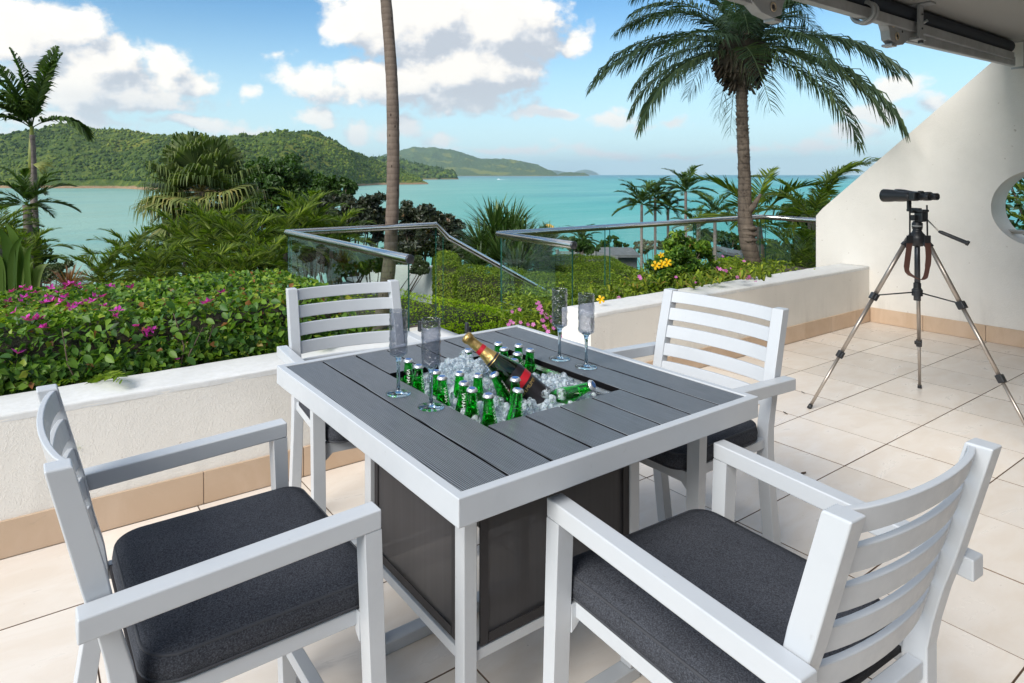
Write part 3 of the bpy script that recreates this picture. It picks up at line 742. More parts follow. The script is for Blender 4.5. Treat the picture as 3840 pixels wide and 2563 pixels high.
# ================================================================ TERRACE
YW = 3.173; XW = 7.592; T = .5; TX0 = 4.217; TY0 = 1.673
floor = MB(); floor.box(-4.5, XW+.3, -2.4, YW, -.25, -.006)
floor.box(2.10, 3.50, YW, 5.72, -.25, -.006)
fl = floor.build('terrace_floor', M['grout']); tag(fl, kind='structure')
def tiles():
    rng = random.Random(3); cache = {}
    def put(x0, x1, y0, y1):
        w, h = round(x1-x0, 3), round(y1-y0, 3)
        if (w, h) not in cache:
            mb = MB(); g = .0017; b = .0013
            a0, a1, c0, c1 = -w/2+g, w/2-g, -h/2+g, h/2-g
            vs = [(a0, c0, -.01), (a1, c0, -.01), (a1, c1, -.01), (a0, c1, -.01), (a0, c0, -b), (a1, c0, -b), (a1, c1, -b), (a0, c1, -b),
                  (a0+b, c0+b, 0), (a1-b, c0+b, 0), (a1-b, c1-b, 0), (a0+b, c1-b, 0)]
            fs = [(0, 1, 5, 4), (1, 2, 6, 5), (2, 3, 7, 6), (3, 0, 4, 7), (4, 5, 9, 8), (5, 6, 10, 9), (6, 7, 11, 10), (7, 4, 8, 11), (8, 9, 10, 11)]
            mb.add(vs[:], fs[:8], mi=1); mb.add(vs[8:], [(0, 1, 2, 3)]); o = mb.build('floor_tile', [M['tile'], M['grout']]); cache[(w, h)] = o.data; bpy.data.objects.remove(o)
        o = link('floor_tile', cache[(w, h)], fl, loc=((x0+x1)/2, (y0+y1)/2, rng.uniform(-.0006, .0006)))
    xs = [TX0+T*k for k in range(-12, 7)]+[XW-.012]; xs = sorted(x for x in xs if x <= XW-.012+1e-6)
    ys = [TY0+T*k for k in range(-5, 3)]+[YW-.012]; ys = sorted(y for y in ys if y <= YW-.011)
    for i in range(len(xs)-1):
        for j in range(len(ys)-1):
            if xs[i+1]-xs[i] > .02 and ys[j+1]-ys[j] > .02: put(xs[i], xs[i+1], ys[j], ys[j+1])
    lx = [2.14, 2.717, 3.217, 3.47]; ly = [YW-.008, 3.673, 4.173, 4.673, 5.173, 5.62]
    for i in range(3):
        for j in range(5): put(lx[i], lx[i+1], ly[j], ly[j+1])
tiles()
def skirting(par, horizontal, a0, a1, fixed, joints, h=.153):
    js = sorted([a0]+[j for j in joints if a0 < j < a1]+[a1])
    for p, q in zip(js[:-1], js[1:]):
        mb = MB(); g = .0018
        if horizontal: mb.box(p+g, q-g, fixed-.012, fixed+.004, 0, h)
        else: mb.box(fixed-.012, fixed+.004, p+g, q-g, 0, h)
        mb.build('skirting_tile', M['skirt'], par, bevel=.002, seg=1)
def parapet(x0, x1, label, bevend):
    root = empty('parapet_wall', ((x0+x1)/2, YW, 0), label=label, cat='wall')
    root.location = (0, 0, 0)
    mb = MB(); H = .585; b = .012
    # body and painted top as one rounded profile
    body = MB(); body.box(x0, x1, YW, YW+.285, -1.2, H-.02); body.build('rendered_body', M['stucco'], root)
    prof = []
    for k in range(5): a = math.pi-k*math.pi/8; prof.append((YW+b+b*math.cos(a), H-b+b*math.sin(a)))
    for k in range(5): a = math.pi/2-k*math.pi/8; prof.append((YW+.285-b+b*math.cos(a), H-b+b*math.sin(a)))
    prof = [(YW-.001, H-.03)]+prof+[(YW+.286, H-.03)]
    top = MB(); rng = random.Random(5)
    n = int((x1-x0)/.08); vs = []; fs = []; m = len(prof)
    for i in range(n+1):
        x = x0-.001+(x1-x0+.002)*i/n; e = 0
        for (y, z) in prof: vs.append((x, y+rng.uniform(-.0012, .0012), z+rng.uniform(-.0015, .0015)))
    for i in range(n):
        for j in range(m-1): fs.append((i*m+j, i*m+j+1, (i+1)*m+j+1, (i+1)*m+j))
    fs.append(tuple(range(m))); fs.append(tuple(reversed(range(n*m, n*m+m))))
    top.add(vs, fs, smooth=True); top.build('coping', M['coping'], root, recalc=True)
    skirting(root, True, x0+.001, x1-.001, YW, [.745-.5*k for k in range(0, 12)]+[1.245, 1.745]+[4.266+.5*k for k in range(-3, 8)])
    return root
parapet(-4.5, 2.27, 'low cream rendered parapet wall with the bougainvillea hedge behind it', True)
pr = parapet(3.37, XW-.001, 'low cream rendered parapet wall behind the right chair, in front of the date palm', True)
# end facing the gap
mb = MB(); mb.box(3.358, 3.37, YW+.005, YW+.28, 0, .15); mb.build('skirting_tile', M['skirt'], pr)
# gable wall with the round opening
def gable():
    root = empty('gable_wall', label='tall cream rendered side wall with a sloping edge and a round opening', cat='wall')
    t = .389
    out = [(3.719, -1.2), (3.719, 1.095), (3.65, 1.18), (2.169, 2.591), (1.80, 2.94), (1.80, 3.4), (-2.6, 3.4), (-2.6, -1.2)]
    cy_, cz_, r = 1.803, 1.263, .347
    hole = [(cy_+r*math.cos(a), cz_+r*math.sin(a)) for a in [2*math.pi*k/72 for k in range(72)]]
    mb = MB(); mb.prism(out, XW, XW+t, 'yz', holes=[hole]); mb.build('rendered_body', M['stucco'], root, recalc=True)
    skirting(root, False, -2.3, YW-.013, XW, [2.686-.5*k for k in range(0, 11)])
    for z in (1.03,):
        b = MB(); b.tube([(XW+.20, cy_-.5, z), (XW+.20, cy_+.5, z)], .02, 16); b.build('guard_rail', M['steel'], root)
gable()
# roof slab, soffit and an unseen house wall added behind the camera (they shade and brighten the terrace)
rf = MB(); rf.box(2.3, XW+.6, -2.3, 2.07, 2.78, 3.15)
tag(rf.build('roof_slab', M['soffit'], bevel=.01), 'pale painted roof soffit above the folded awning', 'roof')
hw = MB(); hw.box(-3.2, XW-.01, -2.6, -2.35, 0, 3.15)
tag(hw.build('unseen_house_wall', simple('tinted house glazing', (.16, .15, .14), .12, col2=(.22, .21, .2), nscale=2)), 'unseen dark glazed house wall added behind the camera to shade the terrace', 'house wall')
# ---------------------------------------------------------------- glass balustrades
def balustrade(label, rail_pts, panels, posts=(), cap0=True):
    root = empty('glass_balustrade', label=label, cat='balustrade')
    mb = MB(); pts = [Vector(p) for p in rail_pts]
    mb.tube(pts[:1]+[pts[0]+(pts[1]-pts[0])*.001]+pts[1:-1]+[pts[-1]], .030, 20, cap=False)
    mb.build('handrail', M['steel'], root)
    for p, d in ((pts[0], pts[1]-pts[0]), (pts[-1], pts[-2]-pts[-1])):
        c = MB(); c.lathe([(0, -.004), (.026, -.004), (.0305, 0), (.0305, .012)], 20, p, d); c.build('end_cap', M['darkmetal'], root)
    for (p, q, z0a, z0b, z1a, z1b) in panels:      # panel from p to q (xy), bottoms and tops at each end
        d = (Vector((q[0]-p[0], q[1]-p[1], 0))).normalized(); nrm = Vector((-d.y, d.x, 0))*.006
        vs = [(p[0], p[1], z0a), (q[0], q[1], z0b), (q[0], q[1], z1b), (p[0], p[1], z1a)]
        vs = [tuple(Vector(v)+nrm) for v in vs]+[tuple(Vector(v)-nrm) for v in vs]
        g = MB(); g.add(vs, [(0, 1, 2, 3)], mi=0); g.add(vs, [(0, 4, 5, 1), (1, 5, 6, 2), (2, 6, 7, 3), (3, 7, 4, 0)], mi=1)
        g.build('glass_panel', [M['pane'], M['pane_edge']], root)
    for (x, y, z, dx, dy) in posts:
        c = MB(); c.box(x-.028, x+.028, y-.022, y+.022, z, z+.11); c.build('clamp', M['darkmetal'], root, bevel=.004)
    return root
zr = 1.035; gt = zr-.02
xa, ya, yb = 2.06, 3.45, 5.64
RA = balustrade('glass balustrade with steel rail round the landing, stepping down beside the stair',
    [(xa, ya, zr), (xa, yb, zr), (3.68, yb, zr), (3.83, yb, .895), (5.66, yb, -.045)],
    [((xa, ya+.02), (xa, yb-.04), .05, .05, gt, gt), ((xa+.04, yb), (3.68, yb), .03, .03, gt, gt), ((3.77, yb), (5.55, yb), .02, -.92, .905, .0)],
    [(xa+.02, 3.72, .0, 0, 1), (xa+.02, 5.2, .0, 0, 1), (2.5, yb, 0, 0, 0), (3.3, yb, 0, 0, 0), (4.1, yb, -.2, 0, 0)])
yc = 4.45
RB = balustrade('glass balustrade with steel rail running behind the date palm to the gable wall',
    [(3.49, ya, zr), (3.56, yc, zr), (7.76, yc, zr), (7.66, 3.725, zr)],
    [((3.49, ya+.02), (3.56, yc-.04), .45, .45, gt, gt), ((3.60, yc), (4.93, yc), .35, .35, gt, gt), ((5.0, yc), (6.38, yc), .35, .35, gt, gt),
     ((6.42, yc), (7.72, yc), .35, .35, gt, gt), ((7.75, yc-.05), (7.68, 3.74), .35, .35, gt, gt)])
c = MB()
for k, (X, Y) in enumerate(((1574, 1235), (1751, 1241))):
    p = atz(X, Y, .60)
    c = MB(); c.box(p.x-.009, p.x+.009, p.y-.013, p.y+.013, .585, .650); c.build('clamp', M['darkmetal'], RA, bevel=.004)
# stair going down beside the planter
st = empty('garden_stair', label='pale steps going down beside the planter behind the glass', cat='stair')
for k in range(8):
    s_ = MB(); x0 = 3.50+.28*k; z = -.165*(k+1); s_.box(x0, x0+.28, yc+.06, yb-.06, z-.4, z); s_.build('step', M['coping'], st)
# planters
pl = MB(); pl.box(-5.2, 2.02, YW+.286, 5.75, -1.6, .50); tag(pl.build('planter_bed', M['soil']), kind='structure')
pl = MB(); pl.box(4.15, 7.95, YW+.286, yc-.05, -1.2, .44); tag(pl.build('planter_soil', M['soil']), kind='structure')
# ---------------------------------------------------------------- awning under the soffit
def awning():
    root = empty('folded_awning', label='grey folding arm awning, retracted under the soffit edge', cat='awning')
    ya_ = 1.955
    b = MB(); b.box(2.35, 7.42, ya_-.02, ya_+.035, 2.585, 2.655); b.build('torsion_bar', M['awning'], root, bevel=.005)
    r = MB(); r.tube([(2.35, 2.00, 2.718), (7.45, 2.00, 2.718)], .062, 20); r.build('cloth_roll', M['awning_cloth'], root)
    def bracket(x):
        br = empty('bracket', (x, ya_, 0)); br.parent = root
        m = MB(); m.box(-.03, .03, -.055, -.035, 2.53, 2.78); m.build('plate', M['awning'], br, bevel=.003)
        m = MB(); m.box(-.03, .09, -.05, .05, 2.525, 2.545); m.build('flange', M['awning'], br, bevel=.003); m = MB(); m.box(-.03, .06, -.12, .05, 2.765, 2.779); m.build('flange', M['awning'], br, bevel=.003)
        m = MB(); pts = [(.045, -.03+.075*math.sin(a), 2.722-.075*math.cos(a)) for a in [math.pi*k/10 for k in range(-2, 10)]]
        m.tube(pts, .010, 8); m.build('cradle', M['awning'], br)
        
        for p0_, p1_, r_ in (((.05, -.03, 2.505), (.05, -.03, 2.54), .018), ((0, -.062, 2.60), (0, -.03, 2.60), .008), ((0, -.062, 2.70), (0, -.03, 2.70), .008)): m = MB(); m.tube([p0_, p1_], r_, 6); m.build('bolt', M['darkmetal'], br)
    pb = [aty(3423, 60, ya_).x, aty(3822, 175, ya_).x]
    for x in (pb[0], pb[1]): bracket(x)
    # ring clamp on the bar
    xr = aty(3240, 20, ya_).x
    for dx in (0, .05):
        m = MB(); pts = [(xr+dx, ya_+.008+.066*math.cos(a), 2.625+.066*math.sin(a)) for a in [2*math.pi*k/20 for k in range(20)]]; pts.append(pts[0])
        m.tube(pts, .013, 8, cap=False); m.build('ring_clamp', M['awning'], root)
    def arm(xe, ye, ze, xo, yo, zo, s):
        ar = empty('folding_arm', (0, 0, 0)); ar.parent = root
        m = MB(); m.beam((xe+s*.10, ye, ze), (xo, yo, zo), .045, .085); m.build('arm_bar', M['awning'], ar, bevel=.008)
        # elbow casting: kidney plate with two spring rings
        m = MB(); out = []
        for (a, b_) in [(-.05, .045), (.0, .085), (.09, .075), (.17, .055), (.20, .02), (.15, -.03), (.10, -.075), (.03, -.09), (-.02, -.06), (-.03, 0)]: out.append((xe+s*a*1.7, ze+b_))
        m.prism(out, ye-.03, ye+.03, 'xz'); m.build('elbow', M['awning'], ar, bevel=.006, recalc=True)
        for (a, b_, r_) in ((.035, -.03, .028), (.0, .045, .022)):
            m = MB(); m.lathe([(r_, 0), (r_, .006), (r_*.72, .006), (r_*.72, 0)], 20, (xe+s*a*1.7, ye-.031, ze+b_), (0, -1, 0), close=True); m.build('spring_ring', M['brass'], ar)
        for (a, b_, r_) in ((.035, -.03, .012), (.10, .045, .009), (.085, .012, .009), (.0, .045, .009)): m = MB(); m.lathe([(0, .004), (r_, .004), (r_, 0)], 12, (xe+s*a*1.7, ye-.031, ze+b_), (0, -1, 0)); m.build('bolt', M['blackplastic'], ar)
        m = MB(); m.box(min(xe-s*.03, xe+s*.05), max(xe-s*.03, xe+s*.05), ye-.035, ye+.03, ze-.105, ze-.088); m.build('stop_plate', M['awning'], ar, bevel=.003)
    e1 = aty(3330, 120, 1.99); q1 = aty(3800, 232, 1.965)
    arm(e1.x, e1.y, e1.z, min(q1.x, 7.5), 1.97, q1.z, 1)
    e2 = aty(2900, 24, 1.97); arm(e2.x, e2.y, e2.z+.01, 2.3, 1.97, e2.z+.03, -1)
awning()
M['groove_shade'] = simple('matt black', (.008, .008, .009), 1., spec=0.)
M['sling_hem'] = simple('dark sling hem', (.022, .020, .023), .7)
# ================================================================ TABLE
def table():
    root = empty('bar_table', (1.29, 1.605, 0), label='white square bar table with grey plank top and sunken ice bin', cat='table')
    ox, oy = -1.29, -1.605
    def mk(mb, name, mat, **k):
        mb.v = [(a+ox, b+oy, c) for a, b, c in mb.v]; return mb.build(name, mat, root, **k)
    X0, X1, Y0, Y1 = .747, 1.833, 1.061, 2.148
    m = MB(); i = .0245
    m.prism([(X0, Y0), (X1, Y0), (X1, Y1), (X0, Y1)], .850, .912, 'xy', holes=[[(X0+i, Y0+i), (X1-i, Y0+i), (X1-i, Y1-i), (X0+i, Y1-i)]])
    mk(m, 'apron', M['white'], bevel=.003, recalc=True)
    for k in range(8):
        a = .7752+.1296*k; b = a+.1222; runs = [(1.0875, 2.1215)] if k in (0, 1, 6, 7) else [(1.0875, 1.336), (1.862, 2.1215)]
        for (c, d) in runs: m = MB(); m.box(a, b, c, d, .886, .909, mi=1); m.mi[1] = 0; mk(m, 'plank', [M['plank'], M['groove_shade']], bevel=.0012, seg=1)  # near-black sides: shade of the gaps between planks is put into the colour
    m = MB(); m.prism([(X0+.026, Y0+.026), (X1-.026, Y0+.026), (X1-.026, Y1-.026), (X0+.026, Y1-.026)], .872, .884, 'xy', holes=[[(1.03, 1.337), (1.55, 1.337), (1.55, 1.861), (1.03, 1.861)]])
    mk(m, 'backing_board', M['groove_shade'], recalc=True)  # near-black sheet below the gaps, added so they read as shade
    # ice bin
    m = MB(); a0, a1, b0, b1, t = 1.037, 1.545, 1.352, 1.850, .004; z0, z1 = .62, .893
    m.box(a0, a0+t, b0, b1, z0, z1); m.box(a1-t, a1, b0, b1, z0, z1); m.box(a0+t, a1-t, b0, b0+t, z0, z1); m.box(a0+t, a1-t, b1-t, b1, z0, z1); m.box(a0+t, a1-t, b0+t, b1-t, z0, z0+t)
    o = mk(m, 'ice_bin', M['bin'])
    m = MB(); m.prism([(a0-.012, b0-.018), (a1+.012, b0-.018), (a1+.012, b1+.018), (a0-.012, b1+.018)], .880, .8855, 'xy', holes=[[(a0+.006, b0+.006), (a1-.022, b0+.006), (a1-.022, b1-.006), (a0+.006, b1-.006)]])
    mk(m, 'bin_flange', M['steel'], recalc=True)
    # pedestal
    px0, px1, py0, py1, w = .950, 1.625, 1.325, 1.883, .042
    for x in (px0, px1-w):
        for y in (py0, py1-w): m = MB(); m.box(x, x+w, y, y+w, .040, .849); mk(m, 'leg', M['white'], bevel=.003)
    for y in (py0, py1-w): m = MB(); m.box(px0+.001, px1-.001, y-.004, y+w+.004, 0, .0385); mk(m, 'foot_bar', M['white'], bevel=.004)
    for y in (py0+.008, py1-w+.008): m = MB(); m.box(px0+w+.001, px1-w-.001, y, y+.026, .305, .335); mk(m, 'rail', M['white'], bevel=.003)
    for x in (px0+.008, px1-w+.008): m = MB(); m.box(x, x+.026, py0+w+.001, py1-w-.001, .305, .335); mk(m, 'rail', M['white'], bevel=.003)
    def sling(p, q, nrm):
        p, q, nrm = Vector(p), Vector(q), Vector(nrm); rng = random.Random(int(p.x*100)); n = 24; vs = []; fs = []
        for i in range(n+1):
            f = i/n; wv = .0035*math.sin(f*9+p.x*7)+rng.uniform(-.0006, .0006)
            for z, kk in ((.345, .6), (.60, 1.), (.848, .3)):
                c = p.lerp(q, f)+nrm*wv*kk; vs.append((c.x, c.y, z))
        for i in range(n):
            for j in range(2): fs.append((i*3+j, (i+1)*3+j, (i+1)*3+j+1, i*3+j+1))
        m = MB(); m.add(vs, fs, smooth=True); s = mk(m, 'mesh_panel', M['sling'])
        for (a, b, z0_, z1_) in ((0, .045, .342, .849), (.955, 1, .342, .849), (.05, .95, .342, .368)):
            c, d = p.lerp(q, a)+nrm*.006, p.lerp(q, b)+nrm*.006; m = MB(); dd = (d-c).normalized()
            e = nrm*.0012
            m.add([(c.x-e.x, c.y-e.y, z0_), (d.x-e.x, d.y-e.y, z0_), (d.x-e.x, d.y-e.y, z1_), (c.x-e.x, c.y-e.y, z1_), (c.x+e.x, c.y+e.y, z0_), (d.x+e.x, d.y+e.y, z0_), (d.x+e.x, d.y+e.y, z1_), (c.x+e.x, c.y+e.y, z1_)],
                  [(0, 1, 2, 3), (7, 6, 5, 4), (0, 4, 5, 1), (1, 5, 6, 2), (2, 6, 7, 3), (3, 7, 4, 0)])
            m.v = [(u+ox, v+oy, z) for u, v, z in m.v]; m.build('hem', M['sling_hem'], s)
    sling((px0+w+.014, py0+.012, 0), (px1-w-.002, py0+.012, 0), (0, -1, 0)); sling((px0+.021, py1-w-.002, 0), (px0+.021, py0+w+.014, 0), (-1, 0, 0))
    sling((px1-w-.002, py1-.012, 0), (px0+w+.014, py1-.012, 0), (0, 1, 0)); sling((px1-.021, py0+w+.014, 0), (px1-.021, py1-w-.014, 0), (1, 0, 0))
table()
# ================================================================ CHAIRS  (local: +X is forward, origin on the floor under the seat)
def chair():
    root = empty('bar_chair', label='x', cat='chair', group='white bar chairs round the table')
    cx0 = .38
    def mk(mb, name, mat, par=root, **k):
        mb.v = [(a-cx0, b, c) for a, b, c in mb.v]; return mb.build(name, mat, par, **k)
    fr = [(.085, 1.047), (.145, .813), (.166, .71), (.188, .63), (.197, .57), (.193, .49), (.184, .40), (.152, .17), (.128, 0)]
    rr = [(.078, 0), (.100, .15), (.138, .40), (.148, .52), (.148, .60), (.138, .66), (.122, .73), (.098, .813), (.040, 1.047)]
    for s in (1, -1):
        m = MB(); m.prism(fr+rr, s*.228, s*.273, 'xz'); mk(m, 'rear_leg', M['white'], bevel=.004, recalc=True)
        m = MB(); m.prism([(.640, .773), (.684, .817), (.684, .774), (.696, .42), (.712, 0), (.672, 0), (.658, .42), (.642, .773)][2:]+[(.640, .774)], s*.277, s*.323, 'xz'); mk(m, 'front_leg', M['white'], bevel=.004, recalc=True)
        m = MB(); m.prism([(.088, .752), (.088, .797), (.684, .819), (.684, .7745)], s*.2765, s*.3235, 'xz'); mk(m, 'armrest', M['white'], bevel=.004, recalc=True)
        m = MB(); m.box(.196, .655, min(s*.235, s*.262), max(s*.235, s*.262), .535, .572); mk(m, 'seat_rail', M['white'], bevel=.004)
    # front rail with eased corners, rear rail, footrest with a thicker sleeve
    m = MB(); m.prism([(-.276, .572), (.276, .572), (.276, .505), (.262, .515), (.245, .532), (-.245, .532), (-.262, .515), (-.276, .505)], .651, .676, 'yz'); mk(m, 'seat_rail', M['white'], bevel=.003, recalc=True)
    m = MB(); m.box(.155, .185, -.227, .227, .535, .572); mk(m, 'seat_rail', M['white'], bevel=.003)
    m = MB(); m.box(.669, .697, -.276, .276, .150, .180); mk(m, 'footrest', M['white'], bevel=.003)
    m = MB(); m.box(.665, .701, -.235, .235, .146, .184); mk(m, 'footrest_sleeve', M['white'], bevel=.002)
    def px(z): return np.interp(z, [.57, .63, .71, .813, 1.047], [.185, .178, .156, .133, .073])
    for z1, z0 in ((1.043, .994), (.970, .918), (.894, .842), (.817, .765), (.741, .685)):
        m = MB(); n = 14; vs = []; fs = []
        for i in range(n+1):
            f = i/n; y = -.229+.458*f; bow = .032*(1-(2*f-1)**2)**.8 if 0 < f < 1 else 0
            for (z, o) in ((z0, .007), (z1, .007), (z1, -.007), (z0, -.007)): vs.append((px(z)-bow+o, y, z))
        for i in range(n):
            for j in range(4): a = i*4+j; b = i*4+(j+1) % 4; fs.append((a, a+4, b+4, b))
        fs += [(0, 1, 2, 3), tuple(n*4+j for j in (3, 2, 1, 0))]
        m.add(vs, fs, smooth=True); mk(m, 'slat', M['white'], bevel=.003, recalc=True)
    # cushion
    def outline(ins, n=10):
        x0, x1, yy = .203+ins, .715-ins, .267-ins; pts = []
        for (ccx, ccy, a0, r) in ((x1, yy, 0, .055), (x0, yy, 90, .075), (x0, -yy, 180, .075), (x1, -yy, 270, .055)):
            r = max(r-ins*.5, .02); qx = ccx-r if ccx == x1 else ccx+r; qy = ccy-r if ccy > 0 else ccy+r
            for k in range(n): a = math.radians(a0+90*k/(n-1)); pts.append((qx+r*math.cos(a), qy+r*math.sin(a)))
        return pts
    m = MB(); rings = [(.03, .574), (.006, .576), (.0, .582), (-.003, .604), (.0, .626), (.006, .633), (.03, .6385), (.07, .643), (.12, .646), (.18, .648), (.235, .649)]
    vs = []; k = len(outline(0))
    for ins, z in rings:
        for p in outline(ins): vs.append((p[0], p[1], z+(.0022*math.sin(p[0]*31)*math.cos(p[1]*27) if z > .63 else 0)))
    fs = [tuple(reversed(range(k)))]
    for i in range(len(rings)-1):
        for j in range(k): a = i*k+j; b = i*k+(j+1) % k; fs.append((a, b, b+k, a+k))
    fs.append(tuple((len(rings)-1)*k+j for j in range(k)))
    m.add(vs, fs, smooth=True); cu = mk(m, 'cushion', M['weave'], recalc=True)
    for z, ins in ((.582, .0005), (.6305, .0035)):
        m = MB(); o = outline(ins); m.tube([(p[0], p[1], z) for p in o+[o[0]]], .0032, 6, cap=False); mk(m, 'piping', M['piping'], cu)
    m = MB(); m.box(.198, .65, -.234, .234, .560, .573); mk(m, 'seat_base', M['sling_hem'])
    return root
ch = chair()
ch.location = (.38, 1.593, 0); ch['label'] = 'white bar chair left of the table, its back at the left edge'
# B right of the table facing left, D nearest facing away, A behind the table
copy_tree(ch, (2.548-.38, 1.600, 0), math.pi, 'white bar chair between the table and the right parapet, slats facing the camera')
a = math.radians(90-3.0); copy_tree(ch, (1.335, .785, 0), a, 'white bar chair closest to the camera, its bowed slatted back at the right foreground')
a = math.atan2(-.993, -.119); copy_tree(ch, (1.262, 2.475, 0), a, 'white bar chair on the far side of the table, against the left parapet')
# ================================================================ GLASSES
def flute():
    root = empty('champagne_flute', label='x', cat='glass', group='smoky champagne flutes on the table')
    m = MB(); m.lathe([(0, 0), (.0375, 0), (.0380, .0012), (.030, .0028), (.012, .0050), (.0065, .009), (.0052, .03), (.0050, .07), (.0062, .092), (.0095, .108), (.016, .1135), (0, .1136)], 32)
    m.build('stem', M['smoke_stem'], root)
    n = 36; rows = 26; rng = random.Random(4); ph = [rng.uniform(0, 6.28) for _ in range(8)]
    def wob(a, z): return .0007*(math.sin(5*a+z*120+ph[0])+math.sin(9*a-z*210+ph[1])+math.sin(3*a+z*330+ph[2])) * (1 if z < .235 else .2)
    vs = []; fs = []
    prof = [(.004, .1142), (.018, .1150), (.0255, .1190)]+[(.0272, .122+.128*k/rows) for k in range(rows+1)]
    inn = [(.0252, .250-.126*k/rows) for k in range(rows+1)]+[(.022, .1205), (.010, .1185), (.002, .1183)]
    for (r, z) in prof+inn:
        for k in range(n):
            a = 2*math.pi*k/n; rr = r+(wob(a, z) if r > .02 and .124 < z < .247 else 0); vs.append((rr*math.cos(a), rr*math.sin(a), z))
    R = len(prof)+len(inn)
    for i in range(R-1):
        for k in range(n): a = i*n+k; b = i*n+(k+1) % n; fs.append((a, b, b+n, a+n))
    fs += [tuple(reversed(range(n))), tuple((R-1)*n+k for k in range(n))]
    m = MB(); m.add(vs, fs, smooth=True); m.build('bowl', M['smoke_glass'], root)
    return root
fl_ = flute(); fl_.location = (.960, 1.678, .9095); fl_['label'] = 'smoky flute at far left, beside the leftmost beer bottles'
copy_tree(fl_, (.981, 1.529, .9095), 1.3, 'smoky flute nearest the camera, left of the bottles')
copy_tree(fl_, (1.622, 1.676, .9095), 2.2, 'smoky flute on the right planks, the farther of that pair')
copy_tree(fl_, (1.630, 1.555, .9095), 4.0, 'smoky flute on the right planks, the nearer of that pair')
# ================================================================ BEER BOTTLES
def wrap_text(txt, size, rfun, z0, up=True, lift=.0006, rot=0.):
    """lettering bent round a body of revolution; text runs along z"""
    cu = bpy.data.curves.new('t', 'FONT'); cu.body = txt; cu.size = size; cu.extrude = 0; cu.resolution_u = 2; cu.shear = .25
    o = bpy.data.objects.new('t', cu); C.objects.link(o); dg = bpy.context.evaluated_depsgraph_get(); me = o.evaluated_get(dg).to_mesh()
    V = [tuple(v.co) for v in me.vertices]; F = [tuple(p.vertices) for p in me.polygons]
    o.evaluated_get(dg).to_mesh_clear(); bpy.data.objects.remove(o); bpy.data.curves.remove(cu)
    out = []
    for x, y, z in V:
        zz = z0+x; r = rfun(zz)+lift; a = rot+(y-size*.35)/r; out.append((r*math.cos(a), r*math.sin(a), zz))
    return out, F
def beer():
    root = empty('beer_bottle', label='x', cat='bottle', group='green beer bottles in the ice')
    P = [(0, .002), (.022, 0), (.0285, .004), (.0295, .012), (.0295, .112), (.0275, .130), (.0225, .152), (.0178, .176), (.0150, .198), (.0136, .212), (.0136, .216), (.0146, .217), (.0146, .222), (.0128, .223), (.0128, .2275)]
    rf = lambda z: float(np.interp(z, [p[1] for p in P[4:10]], [p[0] for p in P[4:10]]))
    inner = [(.0100, .2275), (.0100, .21), (.0120, .198), (.0150, .176), (.0195, .152), (.0245, .130), (.0268, .110), (.0268, .014), (0, .008)]
    m = MB(); m.lathe(P+inner, 24); b = m.build('glass_body', M['beer_glass'], root)
    m = MB(); m.lathe([(0, .1755), (.0147, .1755), (.0147+.004, .152), (.0240, .130), (.0263, .110), (.0263, .016), (0, .016)], 20); m.build('beer', M['beer'], root)
    m = MB(); m.lathe([(.0128, .2205), (.0162, .2215), (.0158, .2235), (.0138, .2285), (.0120, .2298), (0, .2300)], 42, flute=((1, 2), .045)); c = m.build('cap', M['cap'], root)
    m = MB(); m.lathe([(0, .2306), (.0098, .2305)], 18); m.build('cap_print', M['cap_blue'], c)
    V, F = wrap_text('HAHN', .0150, rf, .155, rot=-1.5); m = MB(); m.add(V, F); m.build('neck_lettering', M['label_white'], root)
    return root
bt = beer()
CAPS = [(1.085, 1.829), (1.083, 1.761), (1.103, 1.690), (1.078, 1.618), (1.158, 1.640), (1.108, 1.545), (1.088, 1.478), (1.182, 1.575), (1.215, 1.542), (1.320, 1.817), (1.465, 1.829), (1.437, 1.762), (1.510, 1.768), (1.438, 1.690), (1.380, 1.640), (1.504, 1.700), (1.244, 1.473), (1.090, 1.405), (1.178, 1.381), (1.43, 1.335)]
CZ = [.957, .955, .952, .957, .950, .955, .958, .957, .962, .957, .957, .957, .957, .957, .955, .957, .962, .962, .967, .945]
TILT = {1: (.03, 0), 3: (-.02, .02), 5: (.02, -.03), 6: (-.02, -.04), 8: (-.42, .25), 13: (.03, .03), 16: (-.04, -.02), 17: (-.02, .03), 18: (.14, -.02), 19: None, 11: (-.03, .02), 15: (.04, 0)}
LBL = ['green beer bottle in the far left corner of the ice bin', 'green beer bottle second from the far left corner, by the left bin edge', 'green beer bottle half hidden behind the near flute bowl', 'green beer bottle third along the left edge, just left of the ice mound',
       'green beer bottle standing in front of the big ice mound', 'green beer bottle fourth along the left edge, beside the near flute stem', 'green beer bottle fifth along the left edge, near the front corner', 'upright green beer bottle touching the leaning one in mid bin',
       'green beer bottle leaning left below the champagne bottle', 'lone green beer bottle behind the ice mound at the rear of the bin', 'rearmost green beer bottle of the group right of the gold foil', 'green beer bottle just in front of the rearmost one at the back', 'green beer bottle at the back by the right planks, behind its neighbours', 'green beer bottle in the middle of the rear right cluster', 'green beer bottle at the front of the rear right cluster', 'green beer bottle standing closest to the right bin wall at the back',
       'green beer bottle in front of the champagne label, blue cap', 'green beer bottle at the front left corner of the bin with white lettering', 'tilted green beer bottle at the front edge with white lettering and blue cap', 'green beer bottle lying over toward the right front corner of the bin']
rb = random.Random(9)
